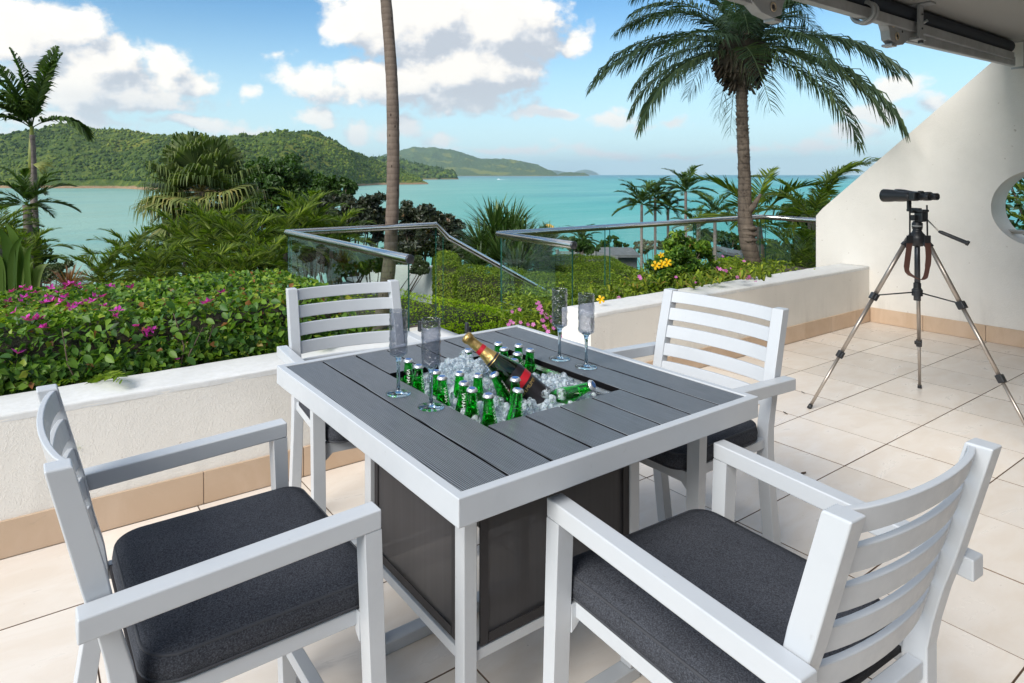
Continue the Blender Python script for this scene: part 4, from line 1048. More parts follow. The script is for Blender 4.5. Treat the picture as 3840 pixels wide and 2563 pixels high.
for i, (x, y) in enumerate(CAPS):
    capP = Vector((x, y, CZ[i]))
    tl = TILT.get(i, (rb.uniform(-.02, .02), rb.uniform(-.02, .02)))
    ax = Vector((.3, -.8, .5)).normalized() if tl is None else Vector((tl[0], tl[1], 1)).normalized()
    spin = Matrix.Rotation({17: .25, 18: .3, 19: .9}.get(i, rb.uniform(-.9, 1.3)), 3, 'Z')
    R = ax.to_track_quat('Z', 'Y').to_matrix()
    zt = Vector((0, 0, 1)).rotation_difference(ax).to_matrix() @ spin
    loc = capP-ax*.23
    if i == 0: o = bt; kids(bt); o.location = loc; o.rotation_euler = zt.to_euler(); o['label'] = LBL[0]
    else: o = copy_tree(bt, loc, 0, LBL[i], rot=zt.to_euler())
# ================================================================ CHAMPAGNE
def champagne():
    top = at(1747, 1263, 2.03); base = at(2030, 1503, 1.99); ax = (top-base).normalized()
    root = empty('champagne_bottle', label='dark green champagne bottle with gold foil neck leaning in the ice', cat='bottle')
    root.location = top-ax*.318
    # turn so that local +X faces the camera side
    Rz = Vector((0, 0, 1)).rotation_difference(ax)
    cam_dir = (Vector((0, 0, EYE))-base).normalized(); loc = Rz.inverted() @ cam_dir; spin = math.atan2(loc.y, loc.x)
    root.rotation_euler = (Rz.to_matrix() @ Matrix.Rotation(spin, 3, 'Z')).to_euler()
    P = [(0, .01), (.030, .001), (.041, .004), (.0440, .014), (.0440, .125), (.0425, .145), (.0375, .170), (.0300, .195), (.0235, .218), (.0190, .240), (.0162, .262), (.0150, .285), (.0150, .300), (.0165, .301), (.0165, .308), (.0145, .309)]
    rf = lambda z: float(np.interp(z, [p[1] for p in P[3:13]], [p[0] for p in P[3:13]]))
    m = MB(); m.lathe(P+[(.010, .309), (.010, .27), (.014, .25), (.024, .21), (.034, .175), (.039, .145), (.0405, .125), (.0405, .012), (0, .03)], 40); m.build('glass_body', M['dark_green_glass'], root)
    m = MB(); m.lathe([(0, .215), (.0200, .215), (.0335, .172), (.0385, .143), (.0398, .122), (.0398, .03), (0, .032)], 28); m.build('wine', M['wine'], root)
    m = MB(); zs = [.205+.095*k/10 for k in range(11)]; rng = random.Random(2)
    prof = [(rf(z)+.0010, z) for z in zs]+[(.0175, .3005), (.0190, .306), (.0195, .313), (.0170, .3205), (.008, .3225), (0, .3228)]
    m.lathe(prof, 30); m.v = [(x*(1+rng.uniform(-.03, .03)), y*(1+rng.uniform(-.03, .03)), z+rng.uniform(-.0006, .0006)) if z > .285 else (x, y, z) for x, y, z in m.v]
    fo = m.build('gold_foil', M['gold'], root)
    m = MB(); m.lathe([(rf(.250)+.0016, .250), (rf(.264)+.0016, .264)], 30); m.build('ribbon', M['red'], fo)
    m = MB(); m.lathe([(rf(.207)+.0017, .207), (rf(.2135)+.0017, .2135)], 30); m.build('foil_band', M['label_dark'], fo)
    m = MB(); m.lathe([(.0445, .018), (.0445, .125), (rf(.142)+.0005, .142)], 36); lb = m.build('label', M['label_dark'], root)
    m = MB(); m.lathe([(.0449, .092), (.0449, .116)], 36); m.build('sash', M['red'], lb)
    V, F = wrap_text('G.H.MUMM', .014, lambda z: .0449, .0, rot=0)
    # text runs round the bottle instead of along it
    cu = bpy.data.curves.new('t', 'FONT'); cu.body = 'G.H.MUMM'; cu.size = .016; cu.align_x = 'LEFT'
    o = bpy.data.objects.new('t', cu); C.objects.link(o); dg = bpy.context.evaluated_depsgraph_get(); me = o.evaluated_get(dg).to_mesh()
    V = []
    for v in me.vertices: a = v.co.x/.0452-.75; V.append((.0452*math.cos(a), .0452*math.sin(a), .074+v.co.y))
    F = [tuple(p.vertices) for p in me.polygons]; o.evaluated_get(dg).to_mesh_clear(); bpy.data.objects.remove(o)
    m = MB(); m.add(V, F); m.build('lettering', M['gold_print'], lb)
champagne()
# ================================================================ ICE
def ice():
    rng = random.Random(12); meshes = []
    for k in range(6):
        bm = bmesh.new(); bmesh.ops.create_icosphere(bm, subdivisions=2, radius=1)
        sx, sy, sz = rng.uniform(.9, 1.2), rng.uniform(.75, 1.), rng.uniform(.6, .85); ph = [rng.uniform(0, 6) for _ in range(4)]
        for v in bm.verts:
            p = v.co.copy(); q = Vector([math.copysign(abs(c)**.72, c) for c in p]); v.co = Vector((q.x*sx, q.y*sy, q.z*sz))*(1+.07*math.sin(3*p.x+ph[0])*math.cos(4*p.y+ph[1])+.05*math.sin(5*p.z+ph[2]))*.0125
        for f in bm.faces: f.smooth = True
        me = bpy.data.meshes.new('ice_cube'); bm.to_mesh(me); bm.free(); me.materials.append(M['ice']); meshes.append(me)
    def surf(x, y):
        h = .868
        h += .100*math.exp(-((x-1.24)**2/.012+(y-1.72)**2/.014))
        h += .055*math.exp(-((x-1.43)**2/.012+(y-1.50)**2/.016))
        h += .025*math.exp(-((x-1.16)**2/.01+(y-1.50)**2/.01))
        h += .03*math.exp(-((x-1.30)**2/.008+(y-1.40)**2/.004))
        return h
    k = 0; placed = []
    bases = [(x, y) for (x, y) in CAPS]
    tries = 0
    while k < 285 and tries < 9000:
        tries += 1; x, y = rng.uniform(1.055, 1.52), rng.uniform(1.36, 1.84); lay = rng.random()
        z = surf(x, y)-lay*.030
        if any((x-a)**2+(y-b)**2 < (.026)**2 for a, b in bases[:8]+bases[9:19]): continue
        if any((x-a)**2+(y-b)**2+(z-c)**2 < .0170**2 for a, b, c in placed): continue
        placed.append((x, y, z)); o = link('ice_cube', meshes[k % 6], loc=(x, y, z)); s = rng.uniform(.85, 1.25)
        o.scale = (s, s, s); o.rotation_euler = (rng.uniform(0, 6), rng.uniform(0, 6), rng.uniform(0, 6))
        tag(o, 'clear half-melted ice cube among the bottles in the bin', 'ice cube', 'ice cubes in the bin'); k += 1
    m = MB(); n = 18
    vs = [(1.045+.492*i/n, 1.348+.502*j/n, surf(1.045+.492*i/n, 1.348+.502*j/n)-.030) for i in range(n+1) for j in range(n+1)]
    fs = [(i*(n+1)+j, (i+1)*(n+1)+j, (i+1)*(n+1)+j+1, i*(n+1)+j+1) for i in range(n) for j in range(n)]
    m.add(vs, fs, smooth=True); o = m.build('crushed_ice', M['slush']); tag(o, 'white slushy ice under the cubes', 'ice', kind='stuff')
M['slush'] = simple('slushy ice', (.62, .70, .74), .25, col2=(.30, .38, .42), nscale=40, bump=1., bscale=70, bdist=.01)
ice()
# ================================================================ TRIPOD AND BINOCULARS
def tripod():
    cx_, cy_ = 4.907, 1.769
    root = empty('camera_tripod', (cx_, cy_, 0), label='champagne coloured camera tripod with long pan handle on the tiles', cat='tripod')
    apex = Vector((0, 0, 1.150)); feet = [Vector((4.427-cx_, 2.215-cy_, 0)), Vector((5.527-cx_, 1.977-cy_, 0)), Vector((4.770-cx_, 1.127-cy_, 0))]
    for f in feet:
        lg = empty('leg', (0, 0, 0)); lg.parent = root; d = f.normalized(); t0 = apex+d*.055; dirn = (f-t0).normalized(); L = (f-t0).length
        P = lambda s: t0+dirn*L*s
        side = Vector((-d.y, d.x, 0))
        m = MB(); m.tube([P(0), P(.34)], .0135, 14); m.build('upper_tube', M['champagne_alu'], lg)
        m = MB(); m.tube([P(.34), P(.68)], .0115, 14); m.build('middle_tube', M['champagne_alu'], lg)
        m = MB(); m.tube([P(.68), P(.985)], .0095, 14); m.build('lower_tube', M['champagne_alu'], lg)
        for s, r in ((.335, .021), (.675, .018)):
            m = MB(); m.beam(P(s-.016), P(s+.020), r*2, r*1.9, up=side); m.beam(P(s-.010)+side*r, P(s+.014)+side*r, .012, .018, up=side); m.build('leg_lock', M['blackplastic'], lg, bevel=.005)
        m = MB(); m.tube([P(.975), P(1.0)], [.012, .014], 12); m.build('rubber_foot', M['blackplastic'], lg)
        m = MB(); m.beam(apex+d*.02+Vector((0, 0, .01)), P(.045), .040, .030, up=side); m.build('shoulder', M['blackplastic'], lg, bevel=.006)
        q = P(.33); m = MB(); m.tube([q, (0, 0, .800)], .0045, 8); m.build('brace', M['blackplastic'], lg)
    m = MB(); m.tube([(0, 0, .745), (0, 0, 1.24)], .0155, 16); m.tube([(0, 0, .745), (0, 0, .80)], .020, 12); m.build('centre_column', M['darkmetal'], root)
    m = MB(); m.lathe([(0, .775), (.030, .775), (.030, .815), (.021, .825), (.021, .86), (0, .86)], 16); m.build('brace_hub', M['blackplastic'], root, bevel=.003)
    m = MB(); m.lathe([(0, 1.10), (.030, 1.10), (.052, 1.135), (.052, 1.165), (.030, 1.19), (.024, 1.205), (.030, 1.215), (0, 1.215)], 18); m.build('spider', M['blackplastic'], root)
    az = math.radians(75); f = Vector((math.cos(az), math.sin(az), 0)); s_ = Vector((f.y, -f.x, 0))
    hd = empty('pan_head', (0, 0, 0)); hd.parent = root
    m = MB(); m.lathe([(0, 1.215), (.026, 1.215), (.030, 1.222), (.030, 1.250), (.024, 1.255), (.024, 1.262), (0, 1.262)], 20); m.build('pan_base', M['blackplastic'], hd)
    m = MB(); m.lathe([(.0302, 1.228), (.0302, 1.236)], 40); m.build('dial', simple('dial marks', (.30, .30, .30), .5), hd)
    m = MB(); m.beam(-f*.02+Vector((0, 0, 1.26)), -f*.02+Vector((0, 0, 1.325)), .042, .055, up=f); m.beam(s_*.045+Vector((0, 0, 1.285)), -s_*.05+Vector((0, 0, 1.285)), .036, .036); m.build('tilt_block', M['blackplastic'], hd, bevel=.007)
    m = MB(); m.beam(-f*.055+Vector((0, 0, 1.332)), f*.050+Vector((0, 0, 1.332)), .062, .016); m.beam(-s_*.055+Vector((0, 0, 1.325)), s_*.05+Vector((0, 0, 1.325)), .018, .018); m.build('plate', M['blackplastic'], hd, bevel=.004)
    h0 = Vector((.035, -.02, 1.300)); h1 = at(3520, 868, 4.02)-Vector((cx_, cy_, 0)); h2 = at(3634, 915, 3.93)-Vector((cx_, cy_, 0))
    m = MB(); m.tube([h0, h1], .0042, 10); m.build('handle_rod', M['champagne_alu'], hd)
    m = MB(); dd = (h2-h1); m.tube([h1, h1+dd*.06, h1+dd*.10, h1+dd*.9, h1+dd*.92, h2], [.008, .010, .0115, .0125, .0165, .015], 14); m.build('handle_grip', M['blackplastic'], hd)
    return f, s_
f_, s__ = tripod()
def binoculars(f, s_):
    o = Vector((4.907, 1.769, 0)); root = empty('binoculars', o, label='large black binoculars mounted on the tripod, pointing out to sea', cat='binoculars')
    zc = 1.425; u = Vector((0, 0, 1)); ctr = Vector((0, 0, zc))-f*.0
    for k, sd in enumerate((-1, 1)):
        c = ctr+s_*sd*.036; co = ctr+s_*sd*.058
        m = MB(); base = co+f*(-.005)
        m.lathe([(.018, 0), (.026, .002), (.030, .02), (.0295, .05), (.033, .085), (.041, .13), (.0435, .165), (.0435, .185), (.040, .187), (.040, .182), (0, .18)], 26, base, f); m.build('objective_tube', M['blackplastic'], root)
        m = MB(); m.beam(co-f*.045+u*.0, co+f*.0, .060, .058); m.beam(c-f*.04, c-f*.005, .045, .052); m.build('prism_housing', M['blackplastic'], root, bevel=.012)
        m = MB(); m.lathe([(.018, 0), (.0185, .010), (.0195, .030), (.0225, .036), (.0225, .062), (.019, .064), (.016, .060), (0, .058)], 20, c-f*.04, -f); m.build('eyepiece', M['blackplastic'], root)
    m = MB(); m.tube([ctr-f*.07+u*.012, ctr+f*.06+u*.012], .010, 14); m.tube([ctr-f*.035+u*.02, ctr-f*.01+u*.02], .016, 18); m.build('focus_wheel', M['blackplastic'], root)
    m = MB(); m.beam(ctr+f*.055+u*.01, ctr+f*.062+u*.01, .075, .022); m.build('bridge', M['blackplastic'], root, bevel=.004)
    m = MB(); m.beam(ctr+f*.052+u*.0, ctr+f*.052-u*.082, .030, .012, up=f); m.beam(ctr+f*.058-u*.082, ctr-f*.02-u*.082, .030, .010); m.build('tripod_adapter', M['blackplastic'], root, bevel=.002)
    # strap: two cords from the lugs, then a broad leather loop hanging round the column
    st = empty('neck_strap', (0, 0, 0)); st.parent = root
    rt = Vector((CY, -SY, 0)); tw = Vector((-SY, -CY, 0))*.06
    a0 = at(3412, 770, 4.10)-o; b0 = at(3476, 770, 4.10)-o
    path = [at(x, y, 4.08)-o for x, y in ((3412, 905), (3405, 960), (3400, 1010), (3412, 1030), (3440, 1046), (3458, 1049), (3470, 1040), (3478, 1005), (3482, 960), (3478, 905))]
    def ribbon(pts, w, th, name, mat):
        m = MB(); vs = []; fs = []; n = len(pts)
        for i, p in enumerate(pts):
            d = (pts[min(i+1, n-1)]-pts[max(i-1, 0)]).normalized(); vert = abs(d.z)
            side = (rt*vert+Vector((-SY, -CY, 0))*(1-vert)).normalized(); nn = d.cross(side).normalized()
            ww = w[i] if hasattr(w, '__len__') else w
            for a, b in ((-1, -1), (1, -1), (1, 1), (-1, 1)): vs.append(p+side*a*ww/2+nn*b*th/2)
        for i in range(n-1):
            for j in range(4): a = i*4+j; b = i*4+(j+1) % 4; fs.append((a, a+4, b+4, b))
        fs += [(0, 1, 2, 3), tuple((n-1)*4+j for j in (3, 2, 1, 0))]
        m.add(vs, fs); m.build(name, mat, st, recalc=True)
    def smooth(pts, k=4):
        out = []
        for i in range(len(pts)-1):
            p0, p1, p2, p3 = pts[max(i-1, 0)], pts[i], pts[i+1], pts[min(i+2, len(pts)-1)]
            for j in range(k):
                t = j/k; out.append(.5*((2*p1)+(p2-p0)*t+(2*p0-5*p1+4*p2-p3)*t*t+(3*p1-p0-3*p2+p3)*t**3))
        return out+[pts[-1]]
    sp = smooth(path); ribbon(sp, [.036]*8+[.030]*6+[.020]*(len(sp)-28)+[.030]*6+[.036]*8, .003, 'leather_band', M['leather'])
    ribbon([a0, at(3412, 905, 4.09)-o], .010, .002, 'webbing', M['blackplastic']); ribbon([b0, at(3478, 905, 4.09)-o], .010, .002, 'webbing', M['blackplastic'])
    for x in (3412, 3478): ribbon([at(x, 884, 4.075)-o, at(x, 912, 4.075)-o], .040, .005, 'strap_end', M['blackplastic'])
binoculars(f_, s__)
# ================================================================ dead leaves on the tiles
def litter():
    rng = random.Random(8); mat = simple('dry leaf', (.06, .035, .02), .8)
    spots = [((2945, 1550), .035, 'small curled brown leaf on the tile joint beside the right chair leg'), ((3012, 1473), .03, 'small dark leaf scrap on the tiles left of the tripod foot'), ((3012, 1776), .035, 'small dark leaf scrap on the tiles between the two right chairs')]
    for (X, Y), s, l in spots:
        p = atz(X, Y, .004); m = MB(); vs = []
        n = 7
        for i in range(n):
            f = i/(n-1); w = s*.22*math.sin(math.pi*f)**.8+.0005; c = rng.uniform(-.002, .002)
            vs += [(s*(f-.5), -w+c, .002+.010*abs(f-.4)), (s*(f-.5), c, .0005+.004*f), (s*(f-.5), w+c, .003+.008*f*f)]
        fs = []
        for i in range(n-1):
            for j in range(2): a = i*3+j; fs.append((a, a+3, a+4, a+1))
        m.add(vs, fs, smooth=True); o = m.build('dead_leaf', mat, loc=(p.x, p.y, .001)); o.rotation_euler = (0, 0, rng.uniform(0, 6)); tag(o, l, 'leaf')
litter()
# ================================================================ VEGETATION
rs = np.random.RandomState(77)
def dense(name, mat, V, F, A, root, kind='stuff'):
    o = npmesh(name, V, F, mat, A, root); o['kind'] = kind; return o
# ---- bougainvillea hedge behind the left parapet
def boug():
    root = empty('bougainvillea_hedge', (0, 4.2, .5), label='broad dark green hedge with magenta flowers behind the left parapet', cat='hedge'); off = np.array([0, -4.2, -.5])
    def top(x, y):
        t = np.clip((y-3.50)/(5.35-3.50), 0, 1)
        return .60+.255*smoothstep(0, .16, t)-.09*t-.15*smoothstep(.93, 1, t)+.05*(fbm(x*2.2+7, y*2.2, 5, 3)-.5)*2-.10*smoothstep(1.35, 1.85, x)*0
    n = 32000; x = rs.uniform(-3.2, 1.80, n); y = 3.47+1.95*rs.random(n)**1.15
    front = rs.random(n) < .40; zt = top(x, y)
    y = np.where(front, 3.49+.16*rs.random(n)+.05*(fbm(x*5, x*0+3, 8, 2)-.5), y); zt = np.where(front, top(x, np.maximum(y, 3.6)), zt)
    z = np.where(front, .50+(zt-.50)*rs.random(n), zt-.07*rs.random(n)**2)
    p = np.stack([x, y, z], 1); nr = np.where(front[:, None], np.array([[0, -.8, .55]]), np.array([[0, -.15, 1.]]))
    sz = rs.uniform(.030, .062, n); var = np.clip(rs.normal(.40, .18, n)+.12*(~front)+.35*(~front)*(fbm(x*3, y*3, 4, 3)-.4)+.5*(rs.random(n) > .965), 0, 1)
    V, F, A = leaves(p+off, nr, sz, .62, .55, .10, .5, rs, var)
    dense('foliage', G['boug'], V, F, A, root)
    # large single leaves that can be picked out along the near edge
    k = 0; tpl = []
    for q in range(5):
        w = []; f_ = []; m = 6; L = 1.
        for i in range(m+1):
            t = i/m; hw = .34*math.sin(math.pi*min(t*.92+.06, 1))**.8*(1-.25*t)
            zc = -.10*t*t
            w += [(-.5+t, -hw, zc+.10*hw/.3), (-.5+t, 0, zc), (-.5+t, hw, zc+.10*hw/.3)]
        for i in range(m):
            for j in range(2): a = i*3+j; f_ += [(a, a+3, a+4), (a, a+4, a+1)]
        me = mesh_of('leaf', (np.array(w), np.array(f_), np.full(len(w), .22+.09*q)), G['boug'], True)
        me.polygons.foreach_set('use_smooth', [True]*len(me.polygons)); tpl.append(me)
    r2 = random.Random(5)
    for k in range(290):
        x_ = r2.uniform(-.9, 1.7); y_ = 3.455+.12*r2.random() if k % 3 else r2.uniform(3.55, 3.9)
        zz = r2.uniform(.60, .86) if k % 3 else float(top(np.array([x_]), np.array([y_]))[0])+.01
        o = link('leaf', tpl[k % 5], root, loc=(x_, y_-4.2, zz-.5)); s = r2.uniform(.042, .066); o.scale = (s, s, s)
        o.rotation_euler = (r2.uniform(-.5, .9), r2.uniform(-.2, .9), r2.uniform(0, 6.28)) if k % 3 == 0 else (r2.uniform(.2, 1.2), r2.uniform(-.3, .7), r2.uniform(-2.6, -.5))
    # bracts: papery three-part flowers
    def bract_mesh():
        P = []; Fc = []; Av = []
        for j in range(3):
            a = 2.094*j; b = len(P)
            for (u, v, h) in ((0, 0, 0), (.35, -.30, .30), (.40, 0, .22), (.35, .30, .30), (.95, 0, .50)): P.append((u*math.cos(a)-v*math.sin(a), u*math.sin(a)+v*math.cos(a), h)); Av.append(random.random())
            Fc += [(b, b+1, b+2), (b, b+2, b+3), (b+1, b+4, b+2), (b+2, b+4, b+3)]
        return mesh_of('bract', (np.array(P), np.array(Fc), np.array(Av)), G['bract'])
    bm_ = [bract_mesh() for _ in range(3)]
    spots = []
    k_ = 1/.6117
    for (X, Y) in [(28, 678), (50, 668), (70, 672), (85, 680), (95, 705), (110, 690), (120, 700), (140, 702), (155, 662), (165, 658), (175, 664), (186, 668), (120, 668), (60, 690), (75, 745), (85, 742), (60, 740), (100, 762), (215, 688), (232, 690), (238, 712), (300, 668), (250, 665), (210, 700), (160, 715), (178, 707), (150, 690), (272, 722), (263, 735), (507, 680), (480, 700), (470, 705), (318, 757), (350, 765), (335, 770), (330, 780), (404, 835), (40, 822), (20, 700), (35, 725), (45, 700), (130, 680), (147, 672), (192, 700)]:
        X_, Y_ = X*k_, Y*k_
        # walk the ray until it meets the hedge surface
        for d in np.arange(2.6, 6.2, .03):
            p_ = at(X_, Y_, float(d))
            if p_.y > 3.44 and p_.z < float(top(np.array([p_.x]), np.array([p_.y]))[0]): spots.append(p_); break
    for i, p_ in enumerate(spots):
        for c in range(1 if i > 35 else 2):
            o = link('bract', bm_[(i+c) % 3], root, loc=(p_.x+r2.uniform(-.02, .02)*c, p_.y-4.2+r2.uniform(-.02, .02)*c, p_.z-.5+.02)); s = r2.uniform(.026, .039); o.scale = (s, s, s)
            o.rotation_euler = (r2.uniform(-.2, 1.0), r2.uniform(-.4, .4), r2.uniform(0, 6))
    # twigs
    m = MB()
    for k in range(12):
        x_ = r2.uniform(-1.2, 1.8); p0 = Vector((x_, 3.52-4.2, .0)); p1 = p0+Vector((r2.uniform(-.2, .2), r2.uniform(-.06, .05), r2.uniform(.12, .36)))
        m.tube([p0, p0.lerp(p1, .5)+Vector((r2.uniform(-.04, .04), -.01, 0)), p1], [.005, .004, .002], 5)
    o = m.build('twigs', M['wood'], root); o['kind'] = 'stuff'
    # dark inner mass of old stems, keeps the hedge from being hollow
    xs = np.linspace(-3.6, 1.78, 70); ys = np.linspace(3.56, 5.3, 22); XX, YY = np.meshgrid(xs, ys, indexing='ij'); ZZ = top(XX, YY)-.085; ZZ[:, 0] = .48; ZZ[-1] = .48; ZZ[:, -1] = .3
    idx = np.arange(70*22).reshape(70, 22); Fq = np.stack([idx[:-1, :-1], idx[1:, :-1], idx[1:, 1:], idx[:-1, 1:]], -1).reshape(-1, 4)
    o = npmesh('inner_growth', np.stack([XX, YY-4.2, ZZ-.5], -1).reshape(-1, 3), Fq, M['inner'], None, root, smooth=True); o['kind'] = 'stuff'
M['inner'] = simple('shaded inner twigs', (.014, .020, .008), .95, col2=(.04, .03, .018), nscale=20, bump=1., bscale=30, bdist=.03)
boug()
# ---- clipped hedges
def hedge_strip(name, near, far, depth, dens, size, mat, label, fray=.03, seed=1, cat='hedge', low=False):
    """hedge whose top runs between two polylines (near, far); its sides drop by depth. a core fills it, small leaves cover it"""
    r = np.random.RandomState(seed); near = np.array([tuple(p) for p in near]); far = np.array([tuple(p) for p in far]); n = len(near)
    c0 = near.mean(0); root = empty(name, tuple(c0), label=label, cat=cat); off = -c0
    L = np.linalg.norm(near[-1]-near[0]); Wd = np.linalg.norm(far[n//2]-near[n//2]); nt = int(L*Wd*dens); nf = int(L*depth*dens*1.1); ns = int(Wd*depth*dens)
    def lerp(P, u): i = np.clip(u*(n-1), 0, n-1.001); k = i.astype(int); f = (i-k)[:, None]; return P[k]*(1-f)+P[k+1]*f
    def surf(u, v):
        a = lerp(near, u); b = lerp(far, u); p = a*(1-v[:, None])+b*v[:, None]
        e = np.minimum(np.minimum(u, 1-u)*L, np.minimum(v, 1-v)*Wd); p[:, 2] += -.10*np.exp(-e/.05)+fray*2*(fbm(p[:, 0]*3+11, p[:, 1]*3+5, seed, 3)-.5)
        return p
    P = []; N = []
    u, v = r.random(nt), r.random(nt); p = surf(u, v); P.append(p); N.append(np.tile([0, 0, 1.], (nt, 1)))
    dirn = (far-near).mean(0); dirn[2] = 0; dirn /= np.linalg.norm(dirn); al = near[-1]-near[0]; al[2] = 0; al /= np.linalg.norm(al)
    u = r.random(nf); p = surf(u, np.zeros(nf)); p[:, 2] -= depth*r.random(nf)*.98; bul = fray*2*(fbm(p[:, 0]*4+p[:, 1]*4, p[:, 2]*4, seed+3, 3)-.5); p -= dirn*(bul[:, None]+.01); P.append(p); N.append(np.tile(-dirn+[0, 0, .4], (nf, 1)))
    for uu, sg in ((0., -1), (1., 1)):
        v = r.random(ns); p = surf(np.full(ns, uu), v); p[:, 2] -= depth*r.random(ns); p += al*sg*(fray*r.random((ns, 1))); P.append(p); N.append(np.tile(al*sg+[0, 0, .4], (ns, 1)))
    P = np.concatenate(P); N = np.concatenate(N); P += r.normal(0, fray*.35, P.shape); m = len(P)
    var = np.clip(r.normal(.42, .2, m)+.35*(fbm(P[:, 0]*2.5, P[:, 1]*2.5, seed+9, 3)-.5), 0, 1)
    V, F, A = leaves(P+off, N, r.uniform(size*.7, size*1.3, m), .5, .42, .10, -.4, r, var); dense('foliage', mat, V, F, A, root)
    k = 26; us = np.linspace(0.01, .99, 40); vs = np.linspace(.02, .98, k); UU, VV = np.meshgrid(us, vs, indexing='ij'); S = surf(UU.ravel(), VV.ravel()).reshape(40, k, 3); S[..., 2] -= .05+fray
    ring = lambda a: a
    S = np.concatenate([S[:, :1]-[0, 0, depth], S, S[:, -1:]-[0, 0, depth]], 1); e0 = S[:1]-[0, 0, depth]; e1 = S[-1:]-[0, 0, depth]; S = np.concatenate([e0, S, e1], 0)
    idx = np.arange(S.shape[0]*S.shape[1]).reshape(S.shape[:2]); Fq = np.stack([idx[:-1, :-1], idx[1:, :-1], idx[1:, 1:], idx[:-1, 1:]], -1).reshape(-1, 4)
    o = npmesh('inner_growth', S.reshape(-1, 3)+off, Fq, M['inner2'], None, root, smooth=True); o['kind'] = 'stuff'
M['inner2'] = simple('inner hedge twigs', (.035, .050, .012), .95, col2=(.05, .04, .02), nscale=14, bump=1., bscale=30, bdist=.03)
XS = [1060, 1430, 1550, 1700, 1850, 1960, 2080, 2200]
nearp = [aty(X, 1300, 5.80) for X in XS]; nearp = [Vector((p.x, p.y, z)) for p, z in zip(nearp, [.10, .08, .06, .02, -.04, -.10, -.2, -.3])]
farp = [at(X, Y, d) for X, Y, d in zip(XS, [1043, 1052, 1070, 1102, 1148, 1172, 1200, 1235], [8.2, 8.2, 8.1, 7.9, 7.6, 7.4, 7.2, 7.0])]
hedge_strip('low_hedge', nearp, farp, .7, 5200, .030, G['bright'], 'bright lime green low hedge spreading beyond the glass landing', .035, 3)
def box_hedge(X0, Y0, X1, Y1, d, back, depth, label, seed, yf=None):
    """front top edge from pixel X0,Y0 to X1,Y1 at depth d (d may be a pair)"""
    d0, d1 = d if hasattr(d, '__len__') else (d, d)
    a = at(X0, Y0, d0); b = at(X1, Y1, d1); near = [a.lerp(b, t/5) for t in range(6)]
    dv = Vector((SY, CY, 0))*back; far = [p+dv+Vector((0, 0, .03)) for p in near]
    hedge_strip('clipped_hedge', near, far, depth, 3300, .032, G['trim'], label, .04, seed)
box_hedge(1632, 990, 1730, 995, (10.3, 10.0), 1.6, 1.2, 'tall clipped hedge block left of the spiky yuccas', 11)
box_hedge(1715, 1030, 2010, 1052, (9.6, 9.0), 1.0, 1.3, 'clipped hedge block below the stair handrail, lit on top', 12)
box_hedge(1960, 1085, 2420, 1085, (8.9, 8.8), 1.5, 1.0, 'front row of clipped hedge left of the allamanda bush', 13)
box_hedge(2090, 1015, 2440, 1030, (11.5, 10.4), 2.2, 1.2, 'rear row of clipped hedge in front of the grey fence', 14)
box_hedge(1855, 1020, 2120, 1030, (12.0, 11.6), .9, 1.2, 'clipped hedge under the yucca leaves', 15)
box_hedge(2440, 1085, 2950, 1080, (9.2, 9.2), 1.2, 1.4, 'clipped hedge behind the allamanda bush and date palm', 16)
# ---- trees built from trunk, limbs and leaf clumps
def tree(name, label, blobs, nleaf, size, mat, base, seed, trunk_r=.1, cat='tree', limbs=True, spread=.9, shell=.45, group=None, woodmat=None, aspect=.5, stuffk=True):
    r = np.random.RandomState(seed); rr_ = random.Random(seed); base = Vector(base)
    root = empty(name, base, label=label, cat=cat, group=group); off = -np.array(base)
    # break every blob into many smaller tufts so the outline is uneven
    tufts = []
    for (x, y, z, a, b, c) in blobs:
        k = int(14+26*min(a, 2.5))
        u = unit(r.normal(0, 1, (k, 3))); q = r.uniform(.45, 1.0, (k, 1)); cc = np.array([x, y, z])+u*q*np.array([a, b, c]); s = r.uniform(.20, .40, k)*min(a, b, c)
        tufts += [(cc[i, 0], cc[i, 1], cc[i, 2], s[i]*1.25, s[i]*1.25, s[i]) for i in range(k)]
    p, nrm = blob_points(nleaf, tufts, r, shell)
    ctr = np.array([b[:3] for b in blobs]).mean(0); nrm = unit(nrm+unit(p-ctr)*.6+np.array([0, 0, .35]))
    tv = r.random(40); var = np.clip(r.normal(.42, .2, nleaf)+(tv[(np.abs(p*7).sum(1)).astype(int) % 40]-.5)*.25, 0, 1)
    V, F, A = leaves(p+off, nrm, r.uniform(size*.65, size*1.35, nleaf), aspect, spread, .10, .2, r, var); dense('crown', mat, V, F, A, root)
    m = MB(); topc = Vector(ctr); m.tube([(0, 0, 0), (topc-base)*.35+Vector((rr_.uniform(-.1, .1), 0, 0)), (topc-base)*.7], [trunk_r, trunk_r*.75, trunk_r*.45], 8); m.build('trunk', woodmat or M['wood'], root)
    if limbs:
        for t in rr_.sample(tufts, min(len(tufts), 16)):
            s = (topc-base)*rr_.uniform(.3, .7); e = Vector(t[:3])-base; mid = s.lerp(e, .5)+Vector((0, 0, -.1*abs(e.z-s.z)))
            l = MB(); l.tube([s, mid, e], [trunk_r*.4, trunk_r*.25, trunk_r*.08], 6); l.build('branch', woodmat or M['wood'], root)
    return root
def PB(X, Y, d, rx, ry, rz=None):
    """ellipsoid centred on a photo position (2349-wide units) at depth d, radii given in the same units"""
    k = 1/.6117; p = at(X*k, Y*k, d); s = k*d/FPX
    return (p.x, p.y, p.z, rx*s, (rz or rx)*s, ry*s)
def gz(p): return float(ground_z(math.hypot(p[0], p[1])))
def basept(X, d, z=None):
    p = at(X/.6117, 900, d); return (p.x, p.y, gz(p) if z is None else z)
